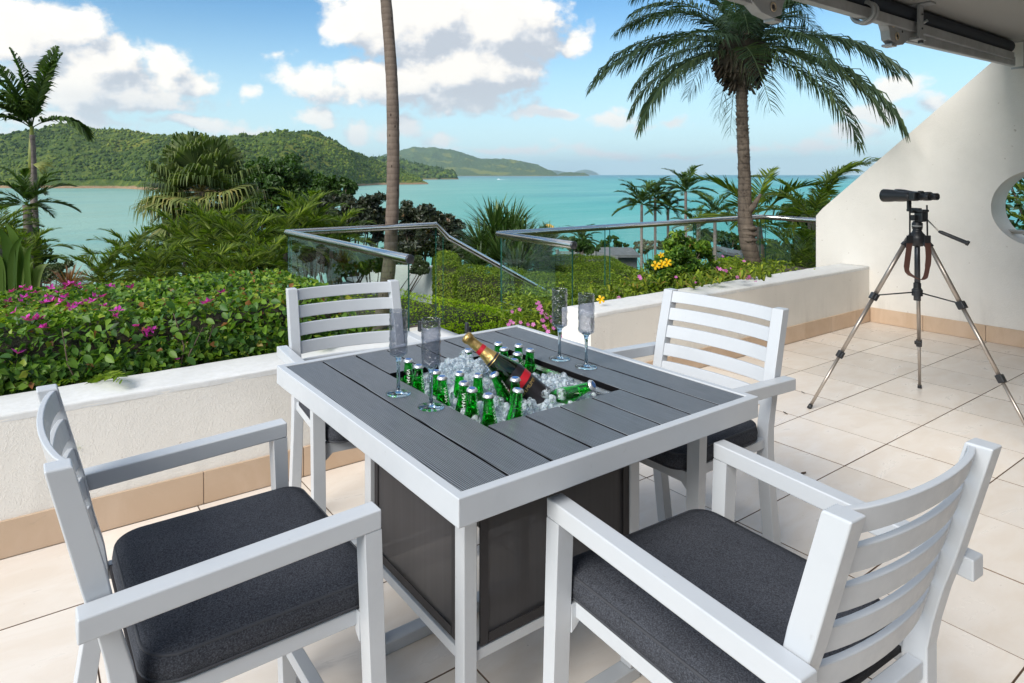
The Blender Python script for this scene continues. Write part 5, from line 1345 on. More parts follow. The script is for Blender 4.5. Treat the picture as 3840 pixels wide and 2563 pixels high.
tree('broadleaf_tree', 'bushy green tree just right of the big fan palm', [PB(640, 425, 21, 70, 60), PB(600, 400, 21, 45, 40), PB(690, 450, 21, 50, 50), PB(630, 480, 21, 75, 50)], 15000, .17, G['tree'], basept(640, 21), 101, .16)
tree('broadleaf_tree', 'bright green small-crowned tree above the handrail corner', [PB(745, 425, 19, 28, 22), PB(795, 428, 19, 24, 20), PB(760, 455, 19, 48, 30)], 6500, .14, G['tree'], basept(760, 19), 102, .12)
tree('bronze_leaved_tree', 'dark bronze-leaved tree left of the coconut trunk', [PB(800, 500, 16, 70, 50), PB(850, 490, 16, 40, 45), PB(740, 520, 16, 60, 50), PB(870, 520, 16, 30, 50)], 13000, .12, G['darktree'], basept(800, 16), 103, .12, spread=1.3)
tree('bronze_leaved_tree', 'dark bronze-leaved tree right of the coconut trunk', [PB(945, 510, 15, 42, 48), PB(985, 500, 15, 40, 40), PB(1000, 545, 15, 60, 50), PB(940, 570, 15, 40, 40)], 11000, .11, G['darktree'], basept(970, 15), 104, .12, shell=.35)
tree('bronze_leaved_tree', 'thin bronze-leaved shrub beside the yucca clump', [PB(1040, 520, 14, 26, 28), PB(1060, 560, 14, 28, 40), PB(1020, 580, 14, 26, 30)], 3600, .10, G['darktree'], basept(1040, 14), 105, .07, shell=.3)
tree('leafy_shrub', 'pale green shrub at the foot of the coconut trunk, behind the lime hedge', [PB(800, 605, 12, 50, 26), PB(860, 600, 12, 45, 26), PB(960, 610, 12, 22, 26)], 6000, .075, G['pale'], basept(840, 12), 106, .05, cat='shrub')
tree('round_leaved_tree', 'round-crowned dark tree beside the sloping gable edge', [PB(1830, 480, 24, 34, 18), PB(1865, 490, 24, 30, 20), PB(1850, 505, 24, 45, 16), PB(1880, 470, 24, 22, 14)], 5000, .20, G['tree'], basept(1850, 24), 107, .15, shell=.3)
tree('leafy_shrub', 'low dark shrub in front of the grey fence, right of the yuccas', [PB(1315, 560, 20, 36, 18), PB(1340, 570, 20, 30, 12)], 2600, .14, G['tree'], basept(1320, 20), 108, .06, cat='shrub')
tree('small_pine', 'small tiered pine against the sea above the fence', [PB(1400, 556, 30, 28, 5), PB(1385, 566, 30, 18, 5), PB(1425, 562, 30, 18, 5), PB(1405, 574, 30, 30, 5), PB(1405, 546, 30, 14, 4)], 2600, .16, G['tree'], basept(1405, 30), 109, .08, shell=.2)
tree('umbrella_tree', 'pale flat-topped umbrella tree behind the small palm group', [PB(1500, 562, 32, 46, 9), PB(1560, 550, 32, 34, 9), PB(1470, 572, 32, 22, 8)], 4200, .16, G['pale'], basept(1520, 32), 110, .12, shell=.2)
tree('umbrella_tree', 'pale flat-topped umbrella tree left of the date palm trunk', [PB(1650, 582, 30, 44, 9), PB(1620, 575, 30, 26, 8), PB(1690, 590, 30, 22, 8)], 3600, .16, G['pale'], basept(1650, 30), 111, .12, shell=.2)
tree('leafy_shrub', 'green shrubbery on the slope beneath the umbrella trees', [PB(1640, 545, 34, 60, 14), PB(1690, 560, 34, 36, 20), PB(1560, 590, 26, 60, 12)], 5200, .2, G['tree'], basept(1640, 34), 112, .1, cat='shrub')
tree('leafy_shrub', 'yellow-green shrub beside the date palm foot', [PB(1700, 618, 10.5, 28, 16), PB(1672, 600, 10.5, 22, 10)], 2600, .06, G['bright'], basept(1700, 10.5), 113, .03, cat='shrub')
tree('leafy_shrub', 'dark understory shrub mass at left, behind the areca palms', [PB(430, 600, 13, 150, 36), PB(620, 590, 13, 130, 50), PB(290, 645, 12, 80, 22), PB(700, 555, 14, 80, 50), PB(540, 550, 14, 80, 36), PB(400, 540, 15, 60, 26)], 17000, .10, G['tree'], basept(480, 13), 114, .08, cat='shrub')
tree('leafy_shrub', 'dense dark green shrubbery behind the left glass panel', [PB(720, 600, 11.5, 60, 34), PB(790, 605, 11.5, 60, 30), PB(860, 600, 11.5, 40, 34), PB(750, 560, 12.5, 60, 26), PB(690, 580, 11, 40, 40)], 12000, .075, G['tree'], basept(780, 11.5), 119, .06, cat='shrub')
tree('leafy_shrub', 'variegated shrub behind the hedge at the far left', [PB(125, 625, 8, 40, 26), PB(60, 640, 8, 50, 26)], 3600, .05, G['pale'], basept(110, 8), 115, .04, cat='shrub')
tree('leafy_shrub', 'dark foliage under the left palms', [PB(30, 560, 12, 60, 40), PB(60, 600, 12, 60, 36), PB(-40, 590, 12, 60, 60)], 6000, .09, G['tree'], basept(30, 12), 116, .06, cat='shrub')
tree('leafy_shrub', 'dense green growth below the gable end, behind the glass', [PB(1800, 590, 12, 80, 34), PB(1860, 560, 13, 40, 40), PB(1760, 620, 11, 60, 26)], 6500, .10, G['tree'], basept(1800, 12), 117, .06, cat='shrub')
# ---- palms
def frond_set(cnt, mat, seed, **kw):
    out = []
    for k in range(cnt):
        r = np.random.RandomState(seed+k); q = dict(kw); q.setdefault('dark', -.08+.30*r.random_sample())
        for a in ('a0', 'a1', 'L', 'leaf'):
            if a in q and hasattr(q[a], '__len__'): q[a] = q[a][0]+(q[a][1]-q[a][0])*k/max(cnt-1, 1)
        out.append(mesh_of('frond', frond(rng=r, **q), mat))
    return out
def palm(name, label, base, crown, nf, meshes, trunk_path, trunk_r, trunkmat, seed, scale=1., tilt=(0, 0), group=None, shaft=None, az=None, order=None, cat='palm tree', partname='frond', yawj=.35, jit=.12):
    """meshes run from upright to drooping; fronds are laid round the crown by the golden angle"""
    r = random.Random(seed); base = Vector(base); crown = Vector(crown); root = empty(name, base, label=label, cat=cat, group=group)
    if trunk_path is None: trunk_path = [base, base.lerp(crown, .5)+Vector((r.uniform(-.05, .05), 0, 0)), crown]
    pts = [Vector(p)-base for p in trunk_path]
    # resample smoothly
    P = []
    for i in range(len(pts)-1):
        p0, p1, p2, p3 = pts[max(i-1, 0)], pts[i], pts[i+1], pts[min(i+2, len(pts)-1)]
        for j in range(8): t = j/8; P.append(.5*((2*p1)+(p2-p0)*t+(2*p0-5*p1+4*p2-p3)*t*t+(3*p1-p0-3*p2+p3)*t**3))
    P.append(pts[-1]); R = np.interp(np.linspace(0, 1, len(P)), np.linspace(0, 1, len(trunk_r)), trunk_r) if hasattr(trunk_r, '__len__') else [trunk_r]*len(P)
    R = [a*(1+r.uniform(-.03, .03)) for a in R]
    m = MB(); m.tube(P, R, 14); m.build('trunk', trunkmat, root)
    if shaft:
        L, ra, rb_ = shaft; q = crown-base; m = MB(); m.tube([q-Vector((0, 0, L)), q-Vector((0, 0, L*.5)), q+Vector((0, 0, .05))], [ra, ra*.9, rb_], 12); m.build('crownshaft', M['crownshaft'], root)
    for k in range(nf):
        f = k/max(nf-1, 1); i = min(int(f*len(meshes)), len(meshes)-1) if order is None else order[k]
        o = link(partname, meshes[i], root, loc=crown-base+Vector((0, 0, .03*(1-f)))); s = scale*r.uniform(.9, 1.1); o.scale = (s, s, s)
        a = (2.39996*k+r.uniform(-yawj, yawj)) if az is None else az[k]
        o.rotation_euler = (r.uniform(-jit, jit)+tilt[0], r.uniform(-jit*.7, jit*.7)+tilt[1], a)
    return root
F_date = frond_set(10, G['palm_dark'], 300, L=(1.5, 1.72), n=62, leaf=.34, a0=(82, -6), a1=(-20, -72), wid=.015, sweep=60, vee=14, droop=.9, rach=.011)
F_fox = frond_set(5, G['palm'], 320, L=(1.45, 1.15), n=60, leaf=.42, a0=(84, 35), a1=(62, -60), wid=.045, sweep=56, vee=30, droop=.75, start=.14)
F_areca = frond_set(8, G['palm_lit'], 340, L=(1.9, 1.5), n=32, leaf=.52, a0=(82, 15), a1=(0, -60), wid=.046, sweep=54, vee=24, droop=.20, start=.22, rach=.016)
F_small = frond_set(6, G['palm'], 360, L=(2.1, 1.7), n=40, leaf=.55, a0=(76, 0), a1=(5, -45), wid=.05, sweep=46, vee=35, droop=.35, start=.14)
F_big = frond_set(6, G['palm_lit'], 380, L=(2.3, 1.9), n=54, leaf=.60, a0=(78, 15), a1=(-5, -65), wid=.032, sweep=50, vee=28, droop=.5, start=.15)
F_coco = frond_set(6, G['palm'], 400, L=(2.4, 2.6), n=56, leaf=.6, a0=(75, -20), a1=(-20, -75), wid=.035, sweep=55, vee=10, droop=.8)
K = 1/.6117
# pygmy date palm in the right planter: trunk follows the photo
dp = 6.95
tp = [at(X, Y, d) for X, Y, d in ((2850, 1075, 6.9), (2826, 985, 6.9), (2803, 905, 6.9), (2793, 800, 6.92), (2792, 680, 6.94), (2786, 520, 6.96), (2782, 400, 6.96), (2780, 250, dp))]
crown = at(2780, 185, dp)
date = palm('date_palm', 'date palm with rough leaning trunk and arching dark crown, right of centre', (tp[0].x, tp[0].y, .40), crown, 50, F_date, [Vector((tp[0].x, tp[0].y, .40))]+tp[1:]+[crown],
            [.078, .074, .082, .076, .066, .060, .057, .056, .058, .064], M['trunk_date'], 5, 1.0, order=[min(int((k/50)**1.0*10), 9) for k in range(50)], yawj=.7, jit=.22)
# burlap boss under the crown and old leaf bases
m = MB(); rng5 = random.Random(6); cb = crown-Vector(date.location)
m.lathe([(0, -.42), (.085, -.40), (.19, -.28), (.25, -.12), (.22, .06), (.10, .20), (0, .24)], 18, cb); m.v = [(x+rng5.uniform(-.015, .015), y+rng5.uniform(-.015, .015), z+rng5.uniform(-.015, .015)) for x, y, z in m.v]; m.build('crown_base', M['boss'], date)
m = MB()
for k in range(240):
    a = rng5.uniform(0, 6.28); h = rng5.uniform(-.41, .0); r_ = np.interp(h, [-.42, -.28, -.12], [.08, .19, .25]); c = cb+Vector((math.cos(a)*r_, math.sin(a)*r_, h)); o_ = c+Vector((math.cos(a)*.05, math.sin(a)*.05, rng5.uniform(-.10, -.03)))
    m.tube([c, o_], [.014, .008], 5)
o = m.build('leaf_bases', M['boss'], date); o['kind'] = 'stuff'
m = MB(); pl_ = [p-Vector(date.location) for p in tp]
for k in range(900):
    f = rng5.random()**.8; i = f*(len(pl_)-1.001); j = int(i); c = pl_[j].lerp(pl_[j+1], i-j); a = rng5.uniform(0, 6.28); r_ = np.interp(f, [0, .3, .5, 1], [.074, .076, .062, .058])
    q = c+Vector((math.cos(a)*r_*.9, math.sin(a)*r_*.9, 0)); e = q+Vector((math.cos(a)*.016, math.sin(a)*.016, .016)); s_ = Vector((-math.sin(a), math.cos(a), 0))*.018
    m.add([q-s_, q+s_, e, q+Vector((0, 0, -.02))], [(0, 1, 2), (0, 2, 3), (1, 3, 2)])
o = m.build('leaf_scars', M['trunk_date'], date); o['kind'] = 'stuff'
for k, (dz, a) in enumerate(((.0, 0), (.06, 2), (.12, 4))):
    q = at(2806, 900-k*22, 6.9)-Vector(date.location); m = MB(); m.lathe([(.05, -.03), (.088, -.015), (.092, .01), (.07, .03)], 14, q); m.v = [(x+rng5.uniform(-.008, .008), y+rng5.uniform(-.008, .008), z+rng5.uniform(-.012, .012)) for x, y, z in m.v]; m.build('trunk_collar', M['trunk_date'], date)
stub0 = at(2800, 800, 6.9)-Vector(date.location); stub1 = at(2852, 728, 6.8)-Vector(date.location)
m = MB(); m.tube([stub0, stub0.lerp(stub1, .5)+Vector((0, 0, -.03)), stub1], [.045, .032, .012], 9); m.build('cut_stub', M['trunk_date'], date)
# coconut palm: bare trunk through the picture, crown above the frame
cp = [at(X, Y, 6.55) for X, Y in ((1418, 1290), (1432, 1180), (1452, 1060), (1464, 940), (1471, 800), (1474, 660), (1474, 480), (1470, 320), (1460, 160), (1447, 0), (1432, -160), (1412, -360), (1395, -620), (1380, -900))]
palm('coconut_palm', 'single tall bare coconut trunk rising behind the glass landing', tuple(cp[0]), cp[-1], 16, F_coco, cp, [.080, .074, .070, .068, .066, .065, .062, .060, .057, .055, .054, .06], M['trunk_coco'], 8, 1.0)
# wind-blown tall palm at the left edge
lp = [at(X*K, Y*K, 12.5) for X, Y in ((90, 700), (85, 600), (81, 520), (77, 440), (76, 380), (74, 310))]
g0 = lp[0]; left = palm('foxtail_palm', 'tall slim palm blown by the wind at the left edge', tuple(g0), at(73*K, 296*K, 12.5), 13, F_fox, lp, [.075, .070, .068, .066, .068, .060, .05], M['trunk_grey'], 12, 1.12, shaft=(.95, .068, .035),
     az=[math.radians(x) for x in (150, -20, 60, 165, 130, -35, 195, 150, 160, 215, 140, -60, 120)], order=[0, 0, 0, 2, 1, 4, 2, 3, 1, 3, 4, 1, 2])
m = MB(); q0 = at(77*K, 378*K, 12.4)-g0
for k in range(60):
    a = rng5.uniform(-.9, .5); l = rng5.uniform(.15, .42); e = q0+Vector((CY*l*math.cos(a), -SY*l*math.cos(a), l*math.sin(a)*.7-.05)); m.tube([q0, q0.lerp(e, .5)+Vector((0, 0, .03)), e], [.006, .004, .003], 4)
o = m.build('seed_stalks', M['crownshaft'], left); o['kind'] = 'stuff'
# lower palms at the left edge
for (X, Y, d, lab, sc, mats_, nf) in ((62, 470, 11, 'lower palm behind the tall left trunk, fronds spreading right over the bay', .42, F_small, 18), (-6, 560, 10, 'palm at the very left edge with arching fronds', .40, F_areca, 20), (62, 600, 9.5, 'small palm under the left palms, fronds arching toward the water', .38, F_areca, 16)):
    c = at(X*K, Y*K, d); palm('garden_palm', lab, (c.x, c.y, gz(c)), c, nf, mats_, None, .07, M['trunk_grey'], X, sc, group='palms at the left edge')
# big fan palm
fr_ = []
for k in range(8):
    fr_.append(mesh_of('fan_leaf', fanleaf(R=.86, stalk=.80, n=40, pitch=88-17*k, droop=.38+.06*k, rng=np.random.RandomState(500+k), dark=.10 if k < 5 else .35), G['fan']))
c = at(463*K, 440*K, 14); palm('fan_palm', 'large drooping fan palm with shaggy crown, left of centre', (c.x, c.y, gz(c)), c, 62, fr_, None, [.14, .13, .15], M['trunk_date'], 31, .94, order=[min(int((k/62)*8), 7) for k in range(62)], partname='fan_leaf', jit=.34, yawj=.8)
# areca palms massed behind the hedge
for i, (X, Y, d, sc, lab) in enumerate(((235, 640, 8.6, .62, 'small areca clump leaning over the water, left of the mass'), (300, 600, 9.5, .75, 'areca palm behind the hedge, left of the fan palm'), (365, 630, 8.2, .62, 'low areca palm just behind the hedge, below the fan palm'),
        (425, 570, 10, .85, 'areca palm directly under the fan palm'), (500, 560, 9.4, .85, 'yellow green areca palm right below the fan palm crown'), (560, 575, 9, .80, 'areca palm in the middle of the mass behind the hedge'),
        (610, 620, 8.0, .62, 'low areca palm near the glass corner'), (655, 560, 10, .85, 'areca palm left of the handrail corner'), (700, 520, 11, .9, 'tall areca palm behind the handrail corner'), (760, 560, 10.5, .8, 'areca palm seen through the left glass panel'), (470, 640, 7.8, .6, 'lowest areca palm touching the hedge top'), (545, 645, 7.6, .55, 'short areca palm beside the lowest one at the hedge'))):
    c = at(X*K, (Y+14)*K, d); g = gz(c); root_ = palm('areca_palm', lab, (c.x, c.y, min(g, c.z-.6)), c, 19, F_areca, None, .035, M['trunk_grey'], 40+i, sc*.60, group='areca palms behind the hedge')
# distant group on the slope
for i, (X, Y, d, sc, lab) in enumerate(((1472, 470, 26, 1.0, 'leftmost small palm of the group against the sea'), (1503, 455, 27, .9, 'second small palm from the left in the group against the sea'), (1532, 480, 27, .85, 'third small palm, lower, in the group against the sea'), (1573, 440, 26, 1.05, 'tallest small palm, at the right of the group against the sea'),
        (1640, 495, 22, .85, 'low palm between the palm group and the date palm trunk'), (1600, 530, 24, .9, 'pale feathery palm below the tallest of the group'), (1335, 555, 22, .6, 'small palm tuft above the grey fence'))):
    c = at(X*K, Y*K, d); palm('small_palm', lab, (c.x, c.y, gz(c)), c, 16, F_small, None, .055, M['trunk_grey'], 60+i, sc*.66, group='small palms on the slope against the sea')
# palms at the right behind the glass
c = at(2925, 850, 10.5); palm('areca_palm', 'sunlit palm tuft behind the date palm trunk', (c.x, c.y, gz(c)), at(1740*K, 520*K, 10.5), 9, F_areca, None, .05, M['trunk_grey'], 71, .75)
c = at(1835*K, 640*K, 9.0); palm('kentia_palm', 'large palm behind the right glass panels, fronds spilling left', (c.x, c.y, gz(c)), c, 26, F_big, None, .06, M['trunk_grey'], 72, .50)
c = at(1862*K, 505*K, 9.6); palm('kentia_palm', 'palm at the gable edge with one tall frond above the wall slope', (c.x, c.y, gz(c)), c, 12, F_big, None, .05, M['trunk_grey'], 73, .60, az=[math.radians(a_) for a_ in (-25, -50, -5, 100, 160, 220, -35, 60, 130, 190, 240, 300)], order=[0, 0, 1, 1, 2, 2, 0, 3, 4, 4, 5, 5])
for i, (x, y, z, lab) in enumerate(((10.6, 2.4, .7, 'yellow green palm seen through the round opening'), (11.0, 1.2, .4, 'dark palm low in the round opening'))):
    palm('garden_palm', lab, (x, y, -1.8), (x, y, z), 16, F_big, None, .08, M['trunk_grey'], 80+i, .5)
tree('leafy_shrub', 'green bush filling the round opening', [(11.5, 2.6, .9, 1.4, 1.6, 1.2), (10.8, 1.5, .1, 1.2, 1.2, .9)], 5000, .10, G['tree'], (11.3, 2.2, -1.8), 118, .07, cat='shrub')
# ---- yuccas and strap-leaved plants
def rosette(c, n, L, w, mat, seed, up=.2, droop=.1, name='leaf_rosette', parent=None):
    r = np.random.RandomState(seed); d = unit(r.normal(0, 1, (n, 3))+np.array([0, 0, up])); d[:, 2] = np.abs(d[:, 2])*.9-.1+up*.5; d = unit(d); ll = (L*r.uniform(.75, 1.1, n))[:, None]
    g = np.array([[0, 0, -1.]]); s = unit(np.cross(d, g)); p = np.zeros((n, 3))+np.asarray(c); m1 = p+d*ll*.4; m2 = p+d*ll*.75+g*ll*droop*.3; e = p+d*ll+g*ll*droop
    V = np.stack([p-s*w*.3, p+s*w*.3, m1-s*w*.5, m1+s*w*.5, m2-s*w*.35, m2+s*w*.35, e], 1).reshape(-1, 3); i = np.arange(n)[:, None]*7
    F = np.concatenate([i+np.array([[a, b, c_]]) for a, b, c_ in ((0, 1, 3), (0, 3, 2), (2, 3, 5), (2, 5, 4), (4, 5, 6))])
    return V, F, np.repeat(r.random(n), 7)
yr = at(1180*K, 640*K, 12.0); yroot = empty('yucca_clump', yr, label='big clump of spiky yuccas above the clipped hedges', cat='yucca')
for i, (X, Y, d, L) in enumerate(((1135, 540, 12.3, .95), (1170, 545, 12.6, .95), (1105, 575, 12, .8), (1200, 575, 12, .85), (1150, 600, 11.4, .85), (1230, 600, 11.8, .7), (1100, 620, 11.4, .6), (1190, 625, 11, .7), (1255, 570, 12.6, .55))):
    c = at(X*K, Y*K, d)-yr; o = npmesh('leaf_rosette', *rosette(c, 190, L, .038, G['yucca'], 600+i)[:2], G['yucca'], rosette(c, 190, L, .038, G['yucca'], 600+i)[2], yroot)
    m = MB(); m.tube([c+Vector((0, 0, -1.3)), c], [.06, .05], 8); m.build('stem', M['wood'], yroot)
yr = at(1262*K, 560*K, 18); y2 = empty('yucca', yr, label='small spiky yucca tuft by the yellow sail beyond the rail', cat='yucca')
V, F, A = rosette((0, 0, 0), 120, .75, .04, None, 640); npmesh('leaf_rosette', V, F, G['yucca'], A, y2); m = MB(); m.tube([(0, 0, -1.5), (0, 0, 0)], .05, 8); m.build('stem', M['wood'], y2)
fx = at(35*K, 680*K, 6.2); fr0 = empty('strap_leaf_plant', fx, label='green strap-leaved plant standing behind the hedge at the left edge', cat='plant')
for i, (X, Yb, Xt, Yt, w) in enumerate(((20, 690, -5, 520, 30), (40, 690, 12, 510, 30), (60, 690, 40, 560, 26), (30, 690, 55, 540, 22), (10, 690, -20, 600, 30), (75, 690, 125, 605, 26), (70, 690, 78, 560, 14), (15, 700, 30, 590, 34), (50, 700, 110, 640, 22), (0, 690, -40, 560, 30), (62, 690, 84, 600, 16))):
    a_ = at(X*K, Yb*K, 6.2)-fx; b_ = at(Xt*K, Yt*K, 6.1+.1*(i % 3))-fx; m = MB(); vs = []; n = 10; s_ = Vector((CY, -SY, 0)); ww = w*K*6.2/FPX
    for j in range(n+1):
        t = j/n; c = a_.lerp(b_, t)+Vector((0, 0, .12*math.sin(math.pi*t)))+s_*(.05*math.sin(math.pi*t)*(1 if Xt > X else -1)*-1); h = ww*.5*(math.sin(math.pi*min(t*.75+.25, 1)))**.9+.001
        vs += [c-s_*h, c+Vector((SY, CY, 0))*h*.35, c+s_*h]
    f_ = []
    for j in range(n):
        for q in range(2): e = j*3+q; f_ += [(e, e+1, e+4), (e, e+4, e+3)]
    npmesh('leaf', np.array([tuple(v) for v in vs]), np.array(f_), G['flax'], np.full(len(vs), (i*.37) % 1), fr0, smooth=True)
rx_ = at(158*K, 655*K, 6.8); rdr = empty('dry_spiky_plant', rx_, label='reddish dry spiky plant behind the hedge, left of the arecas', cat='plant')
V, F, A = rosette((0, 0, -.05), 130, .34, .012, None, 660, up=.6, droop=.12); npmesh('leaf_rosette', V, F, G['redspike'], A, rdr)
# ---- allamanda bush with yellow trumpets, in the right planter
bx_, by_ = 5.42, 3.93
al = tree('allamanda_bush', 'leafy allamanda bush with yellow trumpet flowers in the right planter', [(5.42, 3.93, .80, .30, .22, .17), (5.20, 3.88, .70, .24, .2, .16), (5.68, 3.95, .70, .24, .2, .15), (5.45, 3.85, .58, .30, .2, .12), (5.00, 3.80, .56, .18, .18, .12)], 9500, .046, G['boug'], (5.4, 3.93, .43), 130, .022, cat='bush', aspect=.42, shell=.2, spread=1.2)
def trumpet(par, p, s, mat, toward):
    m = MB(); P = []; Fc = []; rg = random.Random(int(p.x*1000)); d = Vector(toward).normalized(); q = Vector((0, 0, 1)).rotation_difference(d)
    prof = [(.08, -.9), (.12, -.5), (.28, -.2), (.45, 0)]; n = 10; vs = []; fs = []
    for (r_, z) in prof:
        for k in range(n): a_ = 2*math.pi*k/n; vs.append(q@Vector((r_*math.cos(a_), r_*math.sin(a_), z))*s)
    for i in range(3):
        for k in range(n): a_ = i*n+k; b_ = i*n+(k+1) % n; fs += [(a_, b_, b_+n), (a_, b_+n, a_+n)]
    o = len(vs)
    for k in range(5):
        a0 = 2*math.pi*k/5; b = len(vs); pts = [(.42, -.55, 0), (.42, .55, 0), (.95, -.45, .05), (.95, .45, .05), (1.1, 0, -.08)]
        for (rr2, t, z) in pts: vs.append(q@Vector((rr2*math.cos(a0+t*.8), rr2*math.sin(a0+t*.8), z+rg.uniform(-.05, .1)))*s)
        fs += [(b, b+1, b+3), (b, b+3, b+2), (b+2, b+3, b+4)]
    npmesh('blossom', np.array([tuple(v) for v in vs]), np.array(fs), mat, np.array([rg.random() for _ in vs]), par, loc=p, smooth=True)
for (X, Y, d, s) in ((2460, 996, 5.75, .040), (2484, 990, 5.75, .036), (2503, 985, 5.72, .038), (2480, 957, 5.78, .026)):
    p = at(X, Y, d); trumpet(al, p-Vector(al.location), s, G['yellow'], (-.5, -.7, .3))
# ---- bedding plants with pink flowers
def bedding(label, pts, nleaf, seed, h):
    r = np.random.RandomState(seed); c0 = Vector(pts[0]); root = empty('flower_bed', c0, label=label, cat='flowers'); off = -np.array(tuple(c0))
    P = np.array([tuple(p) for p in pts]); idx = r.randint(0, len(P), nleaf); p = P[idx]+r.normal(0, 1, (nleaf, 3))*np.array([.14, .12, 0]); p[:, 2] += h*r.random(nleaf)**.9
    V, F, A = leaves(p+off, np.tile([0, -.2, 1.], (nleaf, 1)), r.uniform(.028, .060, nleaf), .36, .8, .1, .2, r, np.clip(r.normal(.45, .2, nleaf), 0, 1)); dense('foliage', G['trim'], V, F, A, root)
    return root
pts = [(x, y, .44 if x > 5.0 else .33) for x in np.arange(3.75, 6.9, .18) for y in (3.74, 3.9, 4.1)]
bed = bedding('bedding plants with small pink flowers along the back of the right parapet', pts, 11000, 140, .20)
pts = [(3.62+.12*i, 3.66+.13*j, .05) for i in range(6) for j in range(5)]
bed2 = bedding('pink flowering plants behind the glass at the parapet end', pts, 9500, 141, .52)
def petals():
    vs = [(0, 0, 0)]; fs = []
    for k in range(5):
        a_ = 2*math.pi*k/5; b = len(vs)
        for (r_, t) in ((.55, -.5), (1, -.35), (1.05, .35), (.55, .5)): vs.append((r_*math.cos(a_+t), r_*math.sin(a_+t), .12*r_))
        fs += [(0, b, b+3), (b, b+1, b+2), (b, b+2, b+3)]
    return mesh_of('blossom', (np.array(vs), np.array(fs), np.repeat(np.random.rand(1), len(vs))), G['pink'])
pm = [petals() for _ in range(3)]; r3 = random.Random(15)
def bloom(par, X, Y, d, s):
    p = at(X, Y, d)-Vector(par.location); o = link('blossom', pm[r3.randrange(3)], par, loc=p); o.scale = (s, s, s); o.rotation_euler = (r3.uniform(.5, 1.3), r3.uniform(-.3, .3), YAW*-1+r3.uniform(-.6, .6))
for (X, Y) in [(2012, 1140), (2025, 1150), (2018, 1160), (2032, 1165), (1948, 1162), (1920, 1170), (2045, 1180), (2050, 1192), (2065, 1188), (2035, 1203), (1915, 1205), (1925, 1212), (1908, 1218), (1952, 1210), (1980, 1218), (2000, 1218), (2040, 1225), (2045, 1232), (2055, 1245), (2075, 1232), (2020, 1135), (2068, 1205), (2030, 1175), (2110, 1262)]: bloom(bed2, X, Y, r3.uniform(4.5, 4.9), r3.uniform(.012, .019))
for (X, Y) in [(2398, 1038), (2402, 1045), (2332, 1104), (2358, 1103), (2300, 1122), (2320, 1118), (2140, 1122), (2158, 1118), (2144, 1140), (2130, 1135), (2535, 1040), (2605, 1060), (2710, 962), (2700, 1010), (2712, 1014), (2722, 1016), (2738, 1010), (2740, 1046), (2790, 980), (2810, 1040), (2800, 1046), (2765, 1040), (2650, 1035), (2480, 1085), (2430, 1110), (2560, 1075), (2835, 1060), (2690, 1004)]: bloom(bed, X, Y, r3.uniform(5.2, 6.2), r3.uniform(.011, .018))
# long-leaved shoots poking out of the bed
m_parts = []
for k in range(60):
    X = r3.uniform(2150, 2900); p = at(X, np.interp(X, [2150, 2900], [1130, 1020])+r3.uniform(-20, 30), r3.uniform(5.0, 6.2)); m_parts.append(rosette(tuple(p-Vector(bed.location)), 9, .10, .022, None, 900+k, up=.9, droop=.25))
V, F, A = merge(m_parts); o = npmesh('shoots', V, F, G['trim'], A, bed); o['kind'] = 'stuff'
p = at(2253, 1124, 4.75); trumpet(bed, p-Vector(bed.location), .030, G['yellow'], (-.5, -.7, .3))
# ferns and weeds between hedge and landing
fm = [mesh_of('fern_frond', frond(L=.30, n=20, leaf=.075, a0=60-30*k, a1=-20-10*k, wid=.02, sweep=70, vee=8, droop=.2, rng=np.random.RandomState(700+k), rach=.003), G['bright'] if k else G['trim']) for k in range(3)]
for i, (x, y, z, lab) in enumerate(((1.55, 3.56, .50, 'small fern at the right end of the bougainvillea hedge'), (1.88, 3.75, .50, 'fern seen through the slats of the far chair'), (1.78, 4.3, .50, 'fern behind the far chair, deeper in the bed'), (.30, 3.50, .50, 'fern tucked under the hedge near the left chair'))):
    fr1 = empty('fern', (x, y, z), label=lab, cat='fern')
    for k in range(9): o = link('fern_frond', fm[k % 3], fr1); o.rotation_euler = (0, 0, k*.7+i); s = r3.uniform(.8, 1.2); o.scale = (s, s, s)
# ---- slope cover so that no bare ground shows between the plants
r4 = np.random.RandomState(55); n = 26000; a_ = r4.uniform(-.62, .75, n); d_ = 6.5+r4.random(n)**1.6*60; x = SY*d_+CY*np.tan(a_)*d_; y = CY*d_-SY*np.tan(a_)*d_; ok = (y > 6.4) | (x > 8.5); x, y, d_ = x[ok], y[ok], d_[ok]
z = np.array([gz((p, q)) for p, q in zip(x, y)])+r4.random(len(x))*np.minimum(.25+d_*.03, 1.6)
V, F, A = leaves(np.stack([x, y, z], 1), np.tile([0, 0, 1.], (len(x), 1)), .10+.012*d_, .5, .8, .1, .2, r4, np.clip(r4.normal(.4, .2, len(x)), 0, 1)); o = npmesh('ground_cover', V, F, G['tree'], A); tag(o, 'low green cover on the slope', 'ground cover', kind='stuff')
